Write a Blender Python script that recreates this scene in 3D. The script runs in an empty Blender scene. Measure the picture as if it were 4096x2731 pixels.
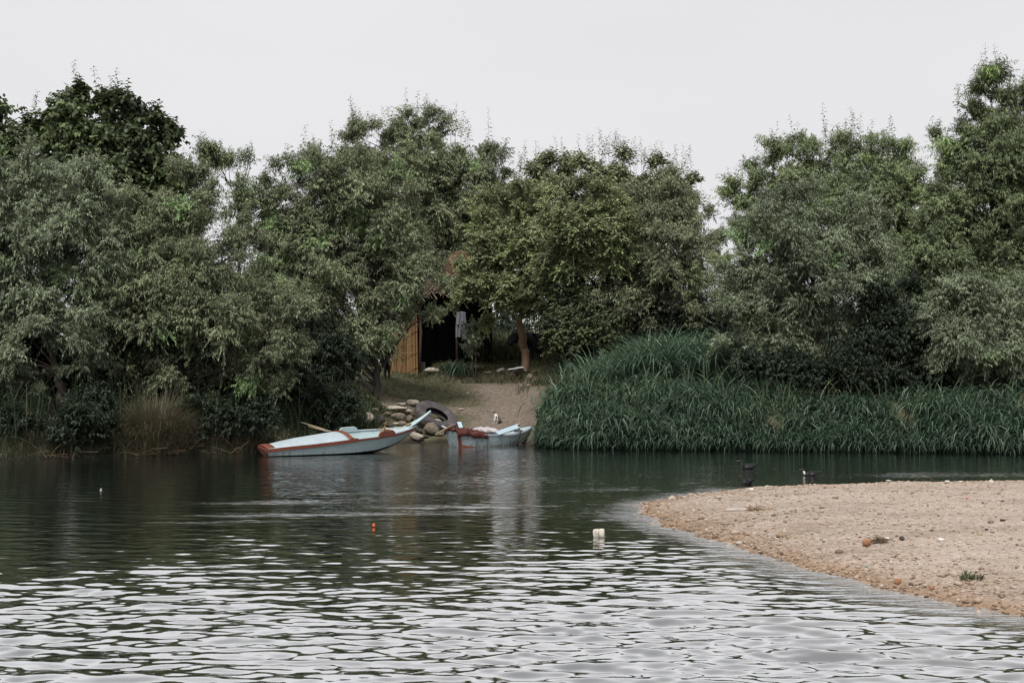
import bpy, bmesh, math, random
import numpy as np
from mathutils import Vector, Matrix, noise as mnoise

C = bpy.context.scene
COL = C.collection
R = math.radians
PI = math.pi

# ------------------------------------------------------------------ camera
CAM_H = 3.2
F = 4096 * 50.0 / 36.0              # focal length in photograph pixels
PITCH = math.atan((1458 - 1365.5) / F)
cam = bpy.data.cameras.new('camera'); cam.lens = 50; cam.sensor_width = 36
cam.clip_start = 0.1; cam.clip_end = 6000
camo = bpy.data.objects.new('camera', cam); COL.objects.link(camo)
camo.location = (0, 0, CAM_H); camo.rotation_euler = (PI / 2 + PITCH, 0, 0)
C.camera = camo

# ------------------------------------------------------------------ light
SUN_EL, SUN_AZ = R(57), R(196)      # azimuth clockwise from +Y: behind the camera, a little left
w = bpy.data.worlds.new('World'); C.world = w; w.use_nodes = True
nt = w.node_tree; nt.nodes.clear()
sky = nt.nodes.new('ShaderNodeTexSky'); sky.sky_type = 'NISHITA'; sky.sun_disc = False
sky.sun_elevation = SUN_EL; sky.sun_rotation = SUN_AZ; sky.dust_density = 6; sky.air_density = 1.5
hs = nt.nodes.new('ShaderNodeHueSaturation'); hs.inputs['Saturation'].default_value = 0.18
mx = nt.nodes.new('ShaderNodeMix'); mx.data_type = 'RGBA'; mx.inputs[0].default_value = 0.9
mx.inputs[7].default_value = (8.4, 8.38, 8.62, 1)       # even white cloud layer over the sky
bg = nt.nodes.new('ShaderNodeBackground'); bg.inputs[1].default_value = 0.1
wo = nt.nodes.new('ShaderNodeOutputWorld')
nt.links.new(sky.outputs[0], hs.inputs['Color']); nt.links.new(hs.outputs[0], mx.inputs[6])
wtc = nt.nodes.new('ShaderNodeTexCoord'); wno = nt.nodes.new('ShaderNodeTexNoise'); wno.inputs['Scale'].default_value = 1.6; wno.inputs['Detail'].default_value = 3
wmp = nt.nodes.new('ShaderNodeMapping'); wmp.inputs['Scale'].default_value = (1, 1, 3.5); nt.links.new(wtc.outputs['Generated'], wmp.inputs[0]); nt.links.new(wmp.outputs[0], wno.inputs['Vector'])
wmr = nt.nodes.new('ShaderNodeMapRange'); wmr.inputs[1].default_value = .3; wmr.inputs[2].default_value = .7; wmr.inputs[3].default_value = .96; wmr.inputs[4].default_value = 1.03; nt.links.new(wno.outputs[0], wmr.inputs[0])
wml = nt.nodes.new('ShaderNodeVectorMath'); wml.operation = 'SCALE'; nt.links.new(mx.outputs[2], wml.inputs[0]); nt.links.new(wmr.outputs[0], wml.inputs['Scale'])
nt.links.new(wml.outputs[0], bg.inputs[0]); nt.links.new(bg.outputs[0], wo.inputs[0])
sl = bpy.data.lights.new('sun', 'SUN'); sl.energy = 3.0; sl.angle = R(16); sl.color = (1, 0.975, 0.93)
so = bpy.data.objects.new('sun', sl); COL.objects.link(so)
sd = Vector((math.sin(SUN_AZ) * math.cos(SUN_EL), math.cos(SUN_AZ) * math.cos(SUN_EL), math.sin(SUN_EL)))
so.rotation_euler = sd.to_track_quat('Z', 'Y').to_euler(); so.location = (0, -20, 40)

C.view_settings.view_transform = 'Standard'; C.view_settings.look = 'None'
C.view_settings.exposure = 0.0; C.view_settings.gamma = 1.0
C.cycles.max_bounces = 5; C.cycles.diffuse_bounces = 3; C.cycles.glossy_bounces = 3
C.cycles.transmission_bounces = 3; C.cycles.transparent_max_bounces = 8
C.cycles.caustics_reflective = False; C.cycles.caustics_refractive = False

# ------------------------------------------------------------------ geometry of the place
cs, sn = math.cos(PITCH), math.sin(PITCH)
def P(px, py, Y):
    """World point seen at photograph pixel (px, py) at distance Y."""
    dx = (px - 2048) / F; dy = (1365.5 - py) / F
    k = Y / (cs - dy * sn)
    return Vector((dx * k, Y, CAM_H + (sn + dy * cs) * k))
def mpp(Y): return Y / F
def X_at(px, Y): return (px - 2048) / F * Y

_edge = [(-1400, 1880), (-500, 1850), (0, 1838), (400, 1826), (800, 1816), (1100, 1808), (1300, 1797), (1500, 1781), (1650, 1769), (1760, 1769),
         (2000, 1768), (2080, 1772), (2140, 1784), (2300, 1792), (2600, 1797), (3000, 1800), (3600, 1806), (4096, 1812), (4700, 1822), (5600, 1835)]
_ey = [CAM_H * F / (b - 1458) for a, b in _edge]
_ex = [X_at(a, y) for (a, b), y in zip(_edge, _ey)]
def Yedge(x): return np.interp(x, _ex, _ey)
def sstep(a, b, x):
    t = np.clip((x - a) / (b - a), 0, 1); return t * t * (3 - 2 * t)
def terr(x, y):
    x = np.asarray(x, float); y = np.asarray(y, float)
    d = y - Yedge(x)
    zc = np.interp(d, [-6, -3, 0, .4, 1.5, 3, 6, 10, 14, 18, 40], [-1.3, -.7, 0, .16, .5, .86, 1.4, 2.1, 2.6, 2.8, 2.9])
    zr = np.interp(d, [-6, -3, 0, .4, 1.5, 3.5, 6, 10, 18, 40], [-1.3, -.7, 0, .38, .95, 1.6, 2.15, 2.6, 2.8, 2.9])
    xb = np.interp(y, [56, 62, 67, 75], [0.2, 1.2, 2.4, 4.2])
    wr = sstep(-0.3, 1.8, x - xb) + sstep(-0.2, -2.0, x - np.interp(y, [52, 58, 66, 75], [-5.6, -5.0, -5.5, -7.5]))
    z = zc * (1 - wr) + zr * wr
    z = z + .5 * sstep(70.2, 71.2, y + .25 * np.sin(x * 1.3)) * sstep(-4.6, -3.7, x)          # low terrace before the hut
    return z + 0.05 * np.sin(x * 1.7 + y * .6) * np.cos(y * 1.1 - x * .4) * sstep(0.2, 2, d)
def tz(x, y): return float(terr(x, y))
def G(px, py):
    """Where the view ray through a photograph pixel meets the far bank."""
    for Y in np.arange(44, 95, 0.04):
        p = P(px, py, Y)
        if p.z <= tz(p.x, Y): return p
    return P(px, py, 80)

# ------------------------------------------------------------------ object helpers
def tag(o, label=None, cat=None, group=None, kind=None):
    if label: o['label'] = label
    if cat: o['category'] = cat
    if group: o['group'] = group
    if kind: o['kind'] = kind
    return o
def empty(name, loc, rz=0):
    o = bpy.data.objects.new(name, None); COL.objects.link(o); o.location = loc
    o.rotation_euler = (0, 0, rz); o.empty_display_size = 0.2
    return o
def link(name, me, mat, parent=None, loc=None):
    o = bpy.data.objects.new(name, me); COL.objects.link(o)
    if mat is not None and len(me.materials) == 0: me.materials.append(mat)
    if parent is not None: o.parent = parent
    if loc is not None: o.location = loc
    return o
def np_mesh(name, V, Fq, tint=None, smooth=False):
    """Mesh from arrays: V (n,3), Fq (m,k) faces of one size."""
    me = bpy.data.meshes.new(name)
    V = np.ascontiguousarray(V, np.float32); Fq = np.ascontiguousarray(Fq, np.int32)
    m, k = Fq.shape
    me.vertices.add(len(V)); me.vertices.foreach_set('co', V.ravel())
    me.loops.add(m * k); me.loops.foreach_set('vertex_index', Fq.ravel())
    me.polygons.add(m); me.polygons.foreach_set('loop_start', np.arange(0, m * k, k, dtype=np.int32))
    me.polygons.foreach_set('loop_total', np.full(m, k, np.int32))
    if smooth: me.polygons.foreach_set('use_smooth', np.ones(m, bool))
    if tint is not None:
        a = me.attributes.new('tint', 'FLOAT', 'FACE'); a.data.foreach_set('value', np.ascontiguousarray(tint, np.float32))
    me.update(calc_edges=True)
    return me
class MB:
    def __init__(s): s.v = []; s.f = []; s.m = []; s.mi = 0
    def add(s, vs, fs):
        b = len(s.v); s.v += [tuple(v) for v in vs]
        for f in fs: s.f.append(tuple(i + b for i in f)); s.m.append(s.mi)
        return s
    def box(s, c, sz, M=None):
        x, y, z = (q / 2 for q in sz)
        vs = [Vector((a * x, b * y, d * z)) for a in (-1, 1) for b in (-1, 1) for d in (-1, 1)]
        if M is not None: vs = [M @ v for v in vs]
        vs = [v + Vector(c) for v in vs]
        return s.add(vs, [(0, 1, 3, 2), (4, 6, 7, 5), (0, 4, 5, 1), (2, 3, 7, 6), (0, 2, 6, 4), (1, 5, 7, 3)])
    def tube(s, pts, rad, sides=6, flat=1.0):
        pts = [Vector(p) for p in pts]; n = len(pts)
        if not hasattr(rad, '__len__'): rad = [rad] * n
        vs = []; prev = None
        for i, p in enumerate(pts):
            d = (pts[min(i + 1, n - 1)] - pts[max(i - 1, 0)])
            if d.length < 1e-9: d = Vector((0, 0, 1))
            d.normalize()
            ref = prev if prev is not None else (Vector((1, 0, 0)) if abs(d.x) < .8 else Vector((0, 1, 0)))
            u = (ref - d * ref.dot(d)).normalized(); prev = u
            q = d.cross(u)
            for k in range(sides):
                a = 2 * PI * k / sides
                vs.append(p + u * (rad[i] * math.cos(a)) + q * (rad[i] * flat * math.sin(a)))
        fs = []
        for i in range(n - 1):
            for k in range(sides):
                a = i * sides + k; b = i * sides + (k + 1) % sides
                fs.append((a, b, b + sides, a + sides))
        fs.append(tuple(range(sides - 1, -1, -1))); fs.append(tuple(range((n - 1) * sides, n * sides)))
        return s.add(vs, fs)
    def grid(s, rows):
        n = len(rows[0]); vs = [v for r in rows for v in r]; fs = []
        for i in range(len(rows) - 1):
            for k in range(n - 1):
                a = i * n + k; fs.append((a, a + 1, a + n + 1, a + n))
        return s.add(vs, fs)
    def mesh(s, name, mats=None, smooth=False):
        me = bpy.data.meshes.new(name); me.from_pydata(s.v, [], s.f)
        if mats:
            for m in mats: me.materials.append(m)
            if len(mats) > 1: me.polygons.foreach_set('material_index', s.m)
        if smooth: me.polygons.foreach_set('use_smooth', [True] * len(me.polygons))
        me.update(); return me
    def build(s, name, mat, parent=None, smooth=False, loc=None):
        return link(name, s.mesh(name, mat if isinstance(mat, list) else [mat], smooth), None, parent, loc)

# ------------------------------------------------------------------ materials
def newmat(name):
    m = bpy.data.materials.new(name); m.use_nodes = True
    n = m.node_tree; n.nodes.clear()
    out = n.nodes.new('ShaderNodeOutputMaterial'); return m, n, out
def ramp(n, stops):
    r = n.nodes.new('ShaderNodeValToRGB'); e = r.color_ramp.elements
    while len(e) < len(stops): e.new(0.5)
    for q, (p, c) in zip(e, stops): q.position = p; q.color = (*c, 1)
    return r
def surf(name, stops, scale=6, rough=.75, bump=.3, bscale=None, bdist=.02, stretch=(1, 1, 1), detail=5, spec=.3, metal=0):
    """Noise-coloured rough surface with bump."""
    m, n, out = newmat(name)
    tc = n.nodes.new('ShaderNodeTexCoord'); mp = n.nodes.new('ShaderNodeMapping'); mp.inputs['Scale'].default_value = stretch
    n.links.new(tc.outputs['Object'], mp.inputs[0])
    no = n.nodes.new('ShaderNodeTexNoise'); no.inputs['Scale'].default_value = scale; no.inputs['Detail'].default_value = detail; no.inputs['Roughness'].default_value = .65
    n.links.new(mp.outputs[0], no.inputs['Vector'])
    r = ramp(n, stops); n.links.new(no.outputs[0], r.inputs[0])
    b = n.nodes.new('ShaderNodeBsdfPrincipled'); b.inputs['Roughness'].default_value = rough
    b.inputs['Specular IOR Level'].default_value = spec; b.inputs['Metallic'].default_value = metal
    n.links.new(r.outputs[0], b.inputs['Base Color'])
    if bump:
        n2 = n.nodes.new('ShaderNodeTexNoise'); n2.inputs['Scale'].default_value = bscale or scale * 3; n2.inputs['Detail'].default_value = 4
        n.links.new(mp.outputs[0], n2.inputs['Vector'])
        bp = n.nodes.new('ShaderNodeBump'); bp.inputs['Strength'].default_value = bump; bp.inputs['Distance'].default_value = bdist
        n.links.new(n2.outputs[0], bp.inputs['Height']); n.links.new(bp.outputs[0], b.inputs['Normal'])
    n.links.new(b.outputs[0], out.inputs[0]); return m
def leafmat(name, stops, rough=.55, trans=.25, spec=.25):
    m, n, out = newmat(name)
    at = n.nodes.new('ShaderNodeAttribute'); at.attribute_name = 'tint'
    r = ramp(n, stops); n.links.new(at.outputs['Fac'], r.inputs[0])
    b = n.nodes.new('ShaderNodeBsdfPrincipled'); b.inputs['Roughness'].default_value = rough; b.inputs['Specular IOR Level'].default_value = spec
    t = n.nodes.new('ShaderNodeBsdfTranslucent'); mx = n.nodes.new('ShaderNodeMixShader'); mx.inputs[0].default_value = trans
    n.links.new(r.outputs[0], b.inputs['Base Color']); n.links.new(r.outputs[0], t.inputs[0])
    n.links.new(b.outputs[0], mx.inputs[1]); n.links.new(t.outputs[0], mx.inputs[2]); n.links.new(mx.outputs[0], out.inputs[0])
    return m
def tintmat(name, stops, rough=.8, spec=.3):
    m, n, out = newmat(name)
    at = n.nodes.new('ShaderNodeAttribute'); at.attribute_name = 'tint'
    r = ramp(n, stops); n.links.new(at.outputs['Fac'], r.inputs[0])
    b = n.nodes.new('ShaderNodeBsdfPrincipled'); b.inputs['Roughness'].default_value = rough; b.inputs['Specular IOR Level'].default_value = spec
    n.links.new(r.outputs[0], b.inputs['Base Color']); n.links.new(b.outputs[0], out.inputs[0]); return m

M = {}
M['willow'] = leafmat('willow_leaf', [(0, (0.105, 0.121, 0.070)), (.45, (0.235, 0.266, 0.158)), (.8, (0.363, 0.401, 0.241)), (1, (0.256, 0.449, 0.160))])
M['willow_pale'] = leafmat('pale_willow_leaf', [(0, (0.107, 0.128, 0.081)), (.45, (0.240, 0.278, 0.182)), (.85, (0.356, 0.412, 0.270)), (1, (0.275, 0.423, 0.166))])
M['willow_green'] = leafmat('green_willow_leaf', [(0, (0.092, 0.117, 0.064)), (.5, (0.221, 0.267, 0.144)), (.85, (0.340, 0.408, 0.202)), (1, (0.314, 0.462, 0.151))])
M['broad'] = leafmat('broad_leaf', [(0, (0.043, 0.059, 0.032)), (.5, (0.111, 0.140, 0.068)), (.85, (0.195, 0.258, 0.108)), (1, (0.220, 0.359, 0.108))], rough=.45)
M['olive'] = leafmat('fine_olive_leaf', [(0, (0.121, 0.139, 0.067)), (.5, (0.278, 0.312, 0.168)), (.85, (0.399, 0.442, 0.226)), (1, (0.351, 0.468, 0.205))])
M['vine'] = leafmat('bright_vine_leaf', [(0, (0.040, 0.049, 0.027)), (.5, (0.098, 0.116, 0.058)), (.85, (0.149, 0.182, 0.084)), (1, (0.172, 0.232, 0.095))])
M['sage'] = leafmat('sage_green_leaf', [(0, (0.109, 0.117, 0.074)), (.5, (0.259, 0.287, 0.175)), (.85, (0.386, 0.421, 0.256)), (1, (0.325, 0.433, 0.188))])
M['shade'] = leafmat('undergrowth_leaf', [(0, (0.016, 0.024, 0.015)), (.5, (0.035, 0.050, 0.030)), (1, (0.065, 0.087, 0.047))])  # shade under the crowns is built into this dark leaf colour
M['reed'] = leafmat('reed_grass_blade', [(0, (0.028, 0.052, 0.033)), (.5, (0.095, 0.154, 0.098)), (.85, (0.180, 0.266, 0.170)), (1, (0.266, 0.308, 0.185))], rough=.42, spec=.4)
M['reed_dark'] = leafmat('bank_grass_blade', [(0, (.02, .032, .017)), (.5, (.05, .076, .04)), (.85, (.09, .11, .06)), (1, (.15, .14, .085))])
M['dry'] = leafmat('dry_grass_blade', [(0, (.075, .065, .04)), (.5, (.17, .15, .095)), (.85, (.25, .215, .135)), (1, (.33, .23, .14))])
M['turf'] = leafmat('short_turf_blade', [(0, (0.046, 0.053, 0.025)), (.5, (0.104, 0.110, 0.056)), (1, (0.195, 0.163, 0.094))])
M['bark'] = surf('grey_brown_bark', [(.3, (.045, .035, .028)), (.7, (.12, .095, .075))], 7, .9, .8, 18, .03, (1, 1, .25))
M['bark_dark'] = surf('dark_bark', [(.3, (.022, .018, .016)), (.7, (.06, .048, .04))], 7, .9, .8, 18, .03, (1, 1, .25))
M['bark_tan'] = surf('tan_smooth_bark', [(.3, (.13, .085, .055)), (.7, (.24, .16, .105))], 5, .85, .5, 14, .02, (1, 1, .4))
M['deadstem'] = tintmat('dead_stem', [(0, (.09, .06, .04)), (.6, (.2, .145, .095)), (1, (.3, .2, .12))])

# ------------------------------------------------------------------ foliage generators
def nrm(a): return a / (np.linalg.norm(a, axis=-1, keepdims=True) + 1e-9)
def leaf_arrays(pos, d, ln, wd, rg, curl=.18):
    """Folded lance leaves: pos, d (n,3); ln, wd (n,)"""
    n = len(pos)
    up = np.array([0, 0, 1.0]) + rg.normal(0, .32, (n, 3))
    s = nrm(np.cross(d, up)); nn = np.cross(s, d)
    mid = pos + d * (ln * .42)[:, None] + nn * (ln * .04)[:, None]
    tip = pos + d * ln[:, None] + np.array([0, 0, -1.0]) * (ln * curl)[:, None]
    V = np.empty((n, 4, 3)); V[:, 0] = pos; V[:, 1] = mid + s * (wd / 2)[:, None] - nn * (wd * .15)[:, None]
    V[:, 2] = tip; V[:, 3] = mid - s * (wd / 2)[:, None] - nn * (wd * .15)[:, None]
    return V.reshape(-1, 3), np.arange(n * 4).reshape(-1, 4)
def crown(subs, rad, tone, rg, outv=None, nt=34, K=15, ll=.195, lw=.036, droop=.95, upb=.26, curve=.4, out=.6, spread=1.2):
    """subs (n,3) clump centres, rad (n,) clump radii, tone (n,) clump tint."""
    n = len(subs)
    o = subs[:, None, :] + rg.normal(0, .22, (n, nt, 3)) * rad[:, None, None]
    dv = rg.normal(0, 1, (n, nt, 3)); dv[..., 2] = dv[..., 2] * .75 + upb
    if outv is not None: dv = dv * .8 + outv[:, None, :] * 1.05
    dv = nrm(dv)
    L = rad[:, None] * rg.uniform(.7, 1.35, (n, nt)) * spread
    t = (np.arange(K) + .6) / K
    t = .12 + .88 * t
    pos = o[:, :, None, :] + dv[:, :, None, :] * (L[:, :, None] * t)[..., None]
    pos[..., 2] -= curve * (L[:, :, None] * t) ** 2
    side = rg.normal(0, 1, (n, nt, 3)); side = nrm(np.cross(dv, side))
    sg = np.where(np.arange(K) % 2 == 0, 1.0, -1.0)
    ld = dv[:, :, None, :] * .55 + side[:, :, None, :] * sg[None, None, :, None] * .6 + rg.normal(0, .28, (n, nt, K, 3))
    ld[..., 2] -= droop * rg.uniform(.4, 1.5, (n, nt, K))
    ld = nrm(ld)
    ln = ll * rg.uniform(.65, 1.25, (n, nt, K)) * (1.08 - .4 * t)
    wd = lw * rg.uniform(.75, 1.25, (n, nt, K))
    V, Fq = leaf_arrays(pos.reshape(-1, 3), ld.reshape(-1, 3), ln.ravel(), wd.ravel(), rg)
    ti = tone[:, None, None] + rg.normal(0, .08, (n, nt, 1)) + rg.normal(0, .1, (n, nt, K))
    return V, Fq, np.clip(ti, 0, .93).ravel()
DENS = 1.45
def shoots(bases, rg, h=(.8, 1.8), K=20, ll=.34, lw=.085):
    """Upright leafy shoots breaking the skyline."""
    n = len(bases); hh = h if hasattr(h, 'shape') else rg.uniform(*h, n)
    lean = rg.normal(0, .16, (n, 3)); lean[:, 2] = 1; lean = nrm(lean)
    t = np.linspace(.05, 1, K)
    pos = bases[:, None, :] + lean[:, None, :] * (hh[:, None] * t)[..., None]
    a = rg.uniform(0, 2 * PI, (n, 1)) + np.arange(K) * 2.4
    ld = np.stack([np.cos(a), np.sin(a), np.full_like(a, .55)], -1) + rg.normal(0, .2, (n, K, 3))
    ld = nrm(ld); ln = ll * (1.15 - .6 * t)[None, :] * rg.uniform(.8, 1.2, (n, K)); wd = np.full((n, K), lw) * (1.1 - .5 * t)
    V, Fq = leaf_arrays(pos.reshape(-1, 3), ld.reshape(-1, 3), ln.ravel(), wd.ravel(), rg, curl=.5)
    return V, Fq, np.clip(.4 + rg.normal(0, .12, n * K), 0, .93), [(b, b + l * h_) for b, l, h_ in zip(bases, lean, hh)]
def limb(mb, a, b, r0, r1, rg, sag=.12, sides=5, n=5):
    a = np.array(a); b = np.array(b); d = np.linalg.norm(b - a); pts = []
    j = rg.normal(0, .05 * d, 3)
    for i in range(n):
        t = i / (n - 1); p = a + (b - a) * t
        p = p + j * math.sin(t * PI); p[2] += sag * d * math.sin(t * PI)
        pts.append(p)
    mb.tube(pts, [r0 + (r1 - r0) * (i / (n - 1)) for i in range(n)], sides)
def tree(name, label, cat, base, lobes, leaf='willow', bark='bark', seed=1, trunk=None, tr=.16, dens=7.0, group=None,
         subr=(.42, .75), shoot=(), limbs=.5, parts=('trunk', 'crown'), depth=.85, tone=.42, tvar=.15, lmin=0, **kw):
    """lobes: (px, py, rx, ry, sparse, dY) in photograph pixels at the tree's own distance; each becomes a real ellipsoid of foliage."""
    rg = np.random.default_rng(seed)
    bx, by = base; root = empty(name, (bx, by, tz(bx, by))); o0 = np.array(root.location)
    Y0 = by; S = []; RR = []; TT = []; LB = []; CE = []; OV = []
    for q, lb in enumerate(lobes):
        px, py, rx, ry = lb[:4]; sp = lb[4] if len(lb) > 4 else 1.0; dY = lb[5] if len(lb) > 5 else rg.uniform(-.8, .8)
        if py > 1330 and parts[0] == 'trunk': sp *= .45         # thin hanging sprays low down
        elif py > 1180 and parts[0] == 'trunk': sp *= .72
        c = np.array(P(px, py, Y0 + dY)); k = mpp(Y0 + dY); r = np.array([rx * k, min(rx, ry) * k * depth, ry * k])
        n = max(3, int(DENS * dens * sp * (r[0] * r[2] * 1.6 + .6)))
        dr = nrm(rg.normal(0, 1, (n, 3))); rr = .3 + .72 * rg.uniform(0, 1, n) ** .6; dr[:, 2] = np.where(rr > .8, dr[:, 2] + .25, dr[:, 2]); rr = np.where(rg.uniform(0, 1, n) < .16, rg.uniform(1.0, 1.4, n), rr)
        shrink = np.maximum(.4, 1 - .3 / np.maximum(r, .3))
        S.append(c + dr * r * shrink * rr[:, None])
        OV.append(nrm(dr * np.array([1, 1, .8]) + np.array([0, 0, .6])) * (rr[:, None] > .35))
        RR.append(rg.uniform(*subr, n) * min(1, .6 + .25 * min(r[0], r[2])))
        TT.append(np.full(n, tone + rg.normal(0, .05)) + rg.normal(0, tvar, n)); LB.append(np.full(n, q)); CE.append((c, r))
    LB = np.concatenate(LB)
    S = np.concatenate(S); RR = np.concatenate(RR); TT = np.concatenate(TT)
    bright = rg.uniform(0, 1, len(TT)) < .03; TT[bright] = .95
    OV = np.concatenate(OV); bx_ = np.floor(S[:, 0] / .5).astype(int); topz = np.array([S[bx_ == b_, 2].max() for b_ in bx_]); near = topz - S[:, 2]
    thin = (near < 1.2) & (rg.uniform(0, 1, len(S)) < .5); OV = OV + np.array([0, 0, 1.0]) * np.clip(1.2 - near, 0, 1)[:, None]; RR = RR * (1 + .45 * np.clip(1.0 - near, 0, 1))
    if parts[0] == 'trunk': S, RR, TT, OV, LB = S[~thin], RR[~thin], TT[~thin], OV[~thin], LB[~thin]
    V, Fq, ti = crown(S, RR, TT, rg, outv=OV, **kw)
    ti[ti > .9] = rg.uniform(.9, 1, int((ti > .9).sum()))
    mb = MB()
    binx = np.floor((S[:, 0] + rg.uniform(0, .8)) / .75).astype(int); sky_b = []; sky_h = []
    for bq in np.unique(binx):                                # pointed plumes: bundles of leafy shoots, tallest in the middle
        idx = np.where(binx == bq)[0]; i = idx[np.argmax(S[idx, 2])]; H = rg.uniform(.4, 1.35); n_ = rg.integers(6, 12)
        for _ in range(n_):
            off = rg.normal(0, .2, 2); sky_b.append(S[i] + np.array([off[0], off[1], RR[i] * rg.uniform(.0, .35)])); sky_h.append(H * max(.3, 1 - 1.6 * np.hypot(*off)) * rg.uniform(.75, 1.1))
    V2, F2, t2, st = shoots(np.array(sky_b), rg, np.array(sky_h), 16, kw.get('ll', .2) * 1.5, kw.get('lw', .038) * 1.6)
    Fq = np.concatenate([Fq, F2 + len(V)]); V = np.concatenate([V, V2]); ti = np.concatenate([ti, t2])
    if parts[0] == 'trunk':
        for a, b in st: mb.tube([Vector(a - o0 - np.array([0, 0, .4])), Vector(b - o0)], [.008, .003], 3)
    if shoot:
        sb = np.concatenate([np.array(P(px, py, Y0 + rg.uniform(-.5, .5)))[None] + np.stack([rg.normal(0, sprd * mpp(Y0), q), rg.normal(0, .4, q), rg.normal(0, .2, q)], -1) for px, py, q, sprd in shoot])
        V2, F2, t2, st = shoots(sb, rg)
        Fq = np.concatenate([Fq, F2 + len(V)]); V = np.concatenate([V, V2]); ti = np.concatenate([ti, t2])
        for a, b in st: mb.tube([Vector(a - o0 - np.array([0, 0, .7])), Vector(b - o0)], [.009, .003], 3)
    link(parts[1], np_mesh(parts[1], V - o0, Fq, ti), M[leaf], root)
    # trunk and limbs
    cen = S.mean(0); top = S[:, 2].max()
    if trunk is None:
        hz = max(1.2, (cen[2] - o0[2]) * .8)
        trunk = [((0, 0, -.2), tr), ((.06 * hz, 0, hz * .45), tr * .8), ((cen[0] - o0[0]) * .5 * np.array([1, 0, 0]) + np.array([0, (cen[1] - o0[1]) * .5, hz]), tr * .55), (np.array([(cen[0] - o0[0]) * .8, (cen[1] - o0[1]) * .8, (top - o0[2]) * .86]), tr * .18)]
    tp = [np.array(p, float) for p, r in trunk]; rr = [r for p, r in trunk]
    dense = []; dr_ = []
    for i in range(len(tp) - 1):
        for q in range(4): dense.append(tp[i] + (tp[i + 1] - tp[i]) * q / 4 + rg.normal(0, .03, 3)); dr_.append(rr[i] + (rr[i + 1] - rr[i]) * q / 4)
    dense.append(tp[-1]); dr_.append(rr[-1])
    mb.tube([Vector(p) for p in dense], dr_, 8)
    tp_z = np.array([p[2] for p in dense])
    for q, (c, r) in enumerate(CE):
        e = c - o0 + np.array([0, 0, -.35 * r[2]]); hd = math.hypot(e[0] - tp[0][0], e[1] - tp[0][1])
        zs = max(lmin, .25 * e[2], e[2] - .9 * hd - 1.0); j = int(np.argmin(abs(tp_z - zs)))
        a = np.array(dense[j]); r0 = min(dr_[j] * .6, .02 + .01 * np.linalg.norm(e - a))
        path = []; jit = rg.normal(0, .06 * np.linalg.norm(e - a), 3)
        for i in range(7):
            t = i / 6; p = a + (e - a) * t + jit * math.sin(t * PI); p[2] += .1 * np.linalg.norm(e - a) * math.sin(t * PI); path.append(p)
        mb.tube(path, [r0 + (.014 - r0) * i / 6 for i in range(7)], 6)
        ids = np.where(LB == q)[0]
        for i in rg.permutation(ids)[:int(len(ids) * limbs)]:
            b = path[rg.integers(3, 7)]; limb(mb, b, S[i] - o0, .016, .005, rg, n=4)
    mb.build(parts[0], M[bark], root, smooth=True)
    return tag(root, label, cat, group)
def blades(base, rg, length, width, az, lean, bend, seg=5, tint=None):
    """Arching grass blades. base (n,3); length,width,az,lean,bend (n,)"""
    n = len(base); th = lean[:, None] + bend[:, None] * (np.arange(seg) / (seg - 1)) ** 1.3
    dx = np.sin(th); dz = np.cos(th); st = (length / seg)[:, None]
    hx = np.concatenate([np.zeros((n, 1)), np.cumsum(dx * st, 1)], 1); hz = np.concatenate([np.zeros((n, 1)), np.cumsum(dz * st, 1)], 1)
    dirx, diry = np.sin(az), np.cos(az)
    tw = rg.normal(0, .5, n); sx = np.cos(az + tw); sy = -np.sin(az + tw)
    t = np.linspace(0, 1, seg + 1); wt = np.minimum(1, (1 - t) * 2.2 + .05) * np.minimum(1, .5 + t * 2)
    c = np.stack([base[:, 0:1] + hx * dirx[:, None], base[:, 1:2] + hx * diry[:, None], base[:, 2:3] + hz], -1)
    off = np.stack([sx, sy, np.zeros(n)], -1)[:, None, :] * (width[:, None] * wt[None] / 2)[..., None]
    V = np.stack([c - off, c + off], 2).reshape(-1, 3)
    b = (np.arange(n) * (seg + 1) * 2)[:, None] + (np.arange(seg) * 2)[None]
    Fq = np.stack([b, b + 1, b + 3, b + 2], -1).reshape(-1, 4)
    if tint is None: tint = np.clip(.42 + rg.normal(0, .17, n), 0, .93)
    return V, Fq, np.repeat(tint, seg)

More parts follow.
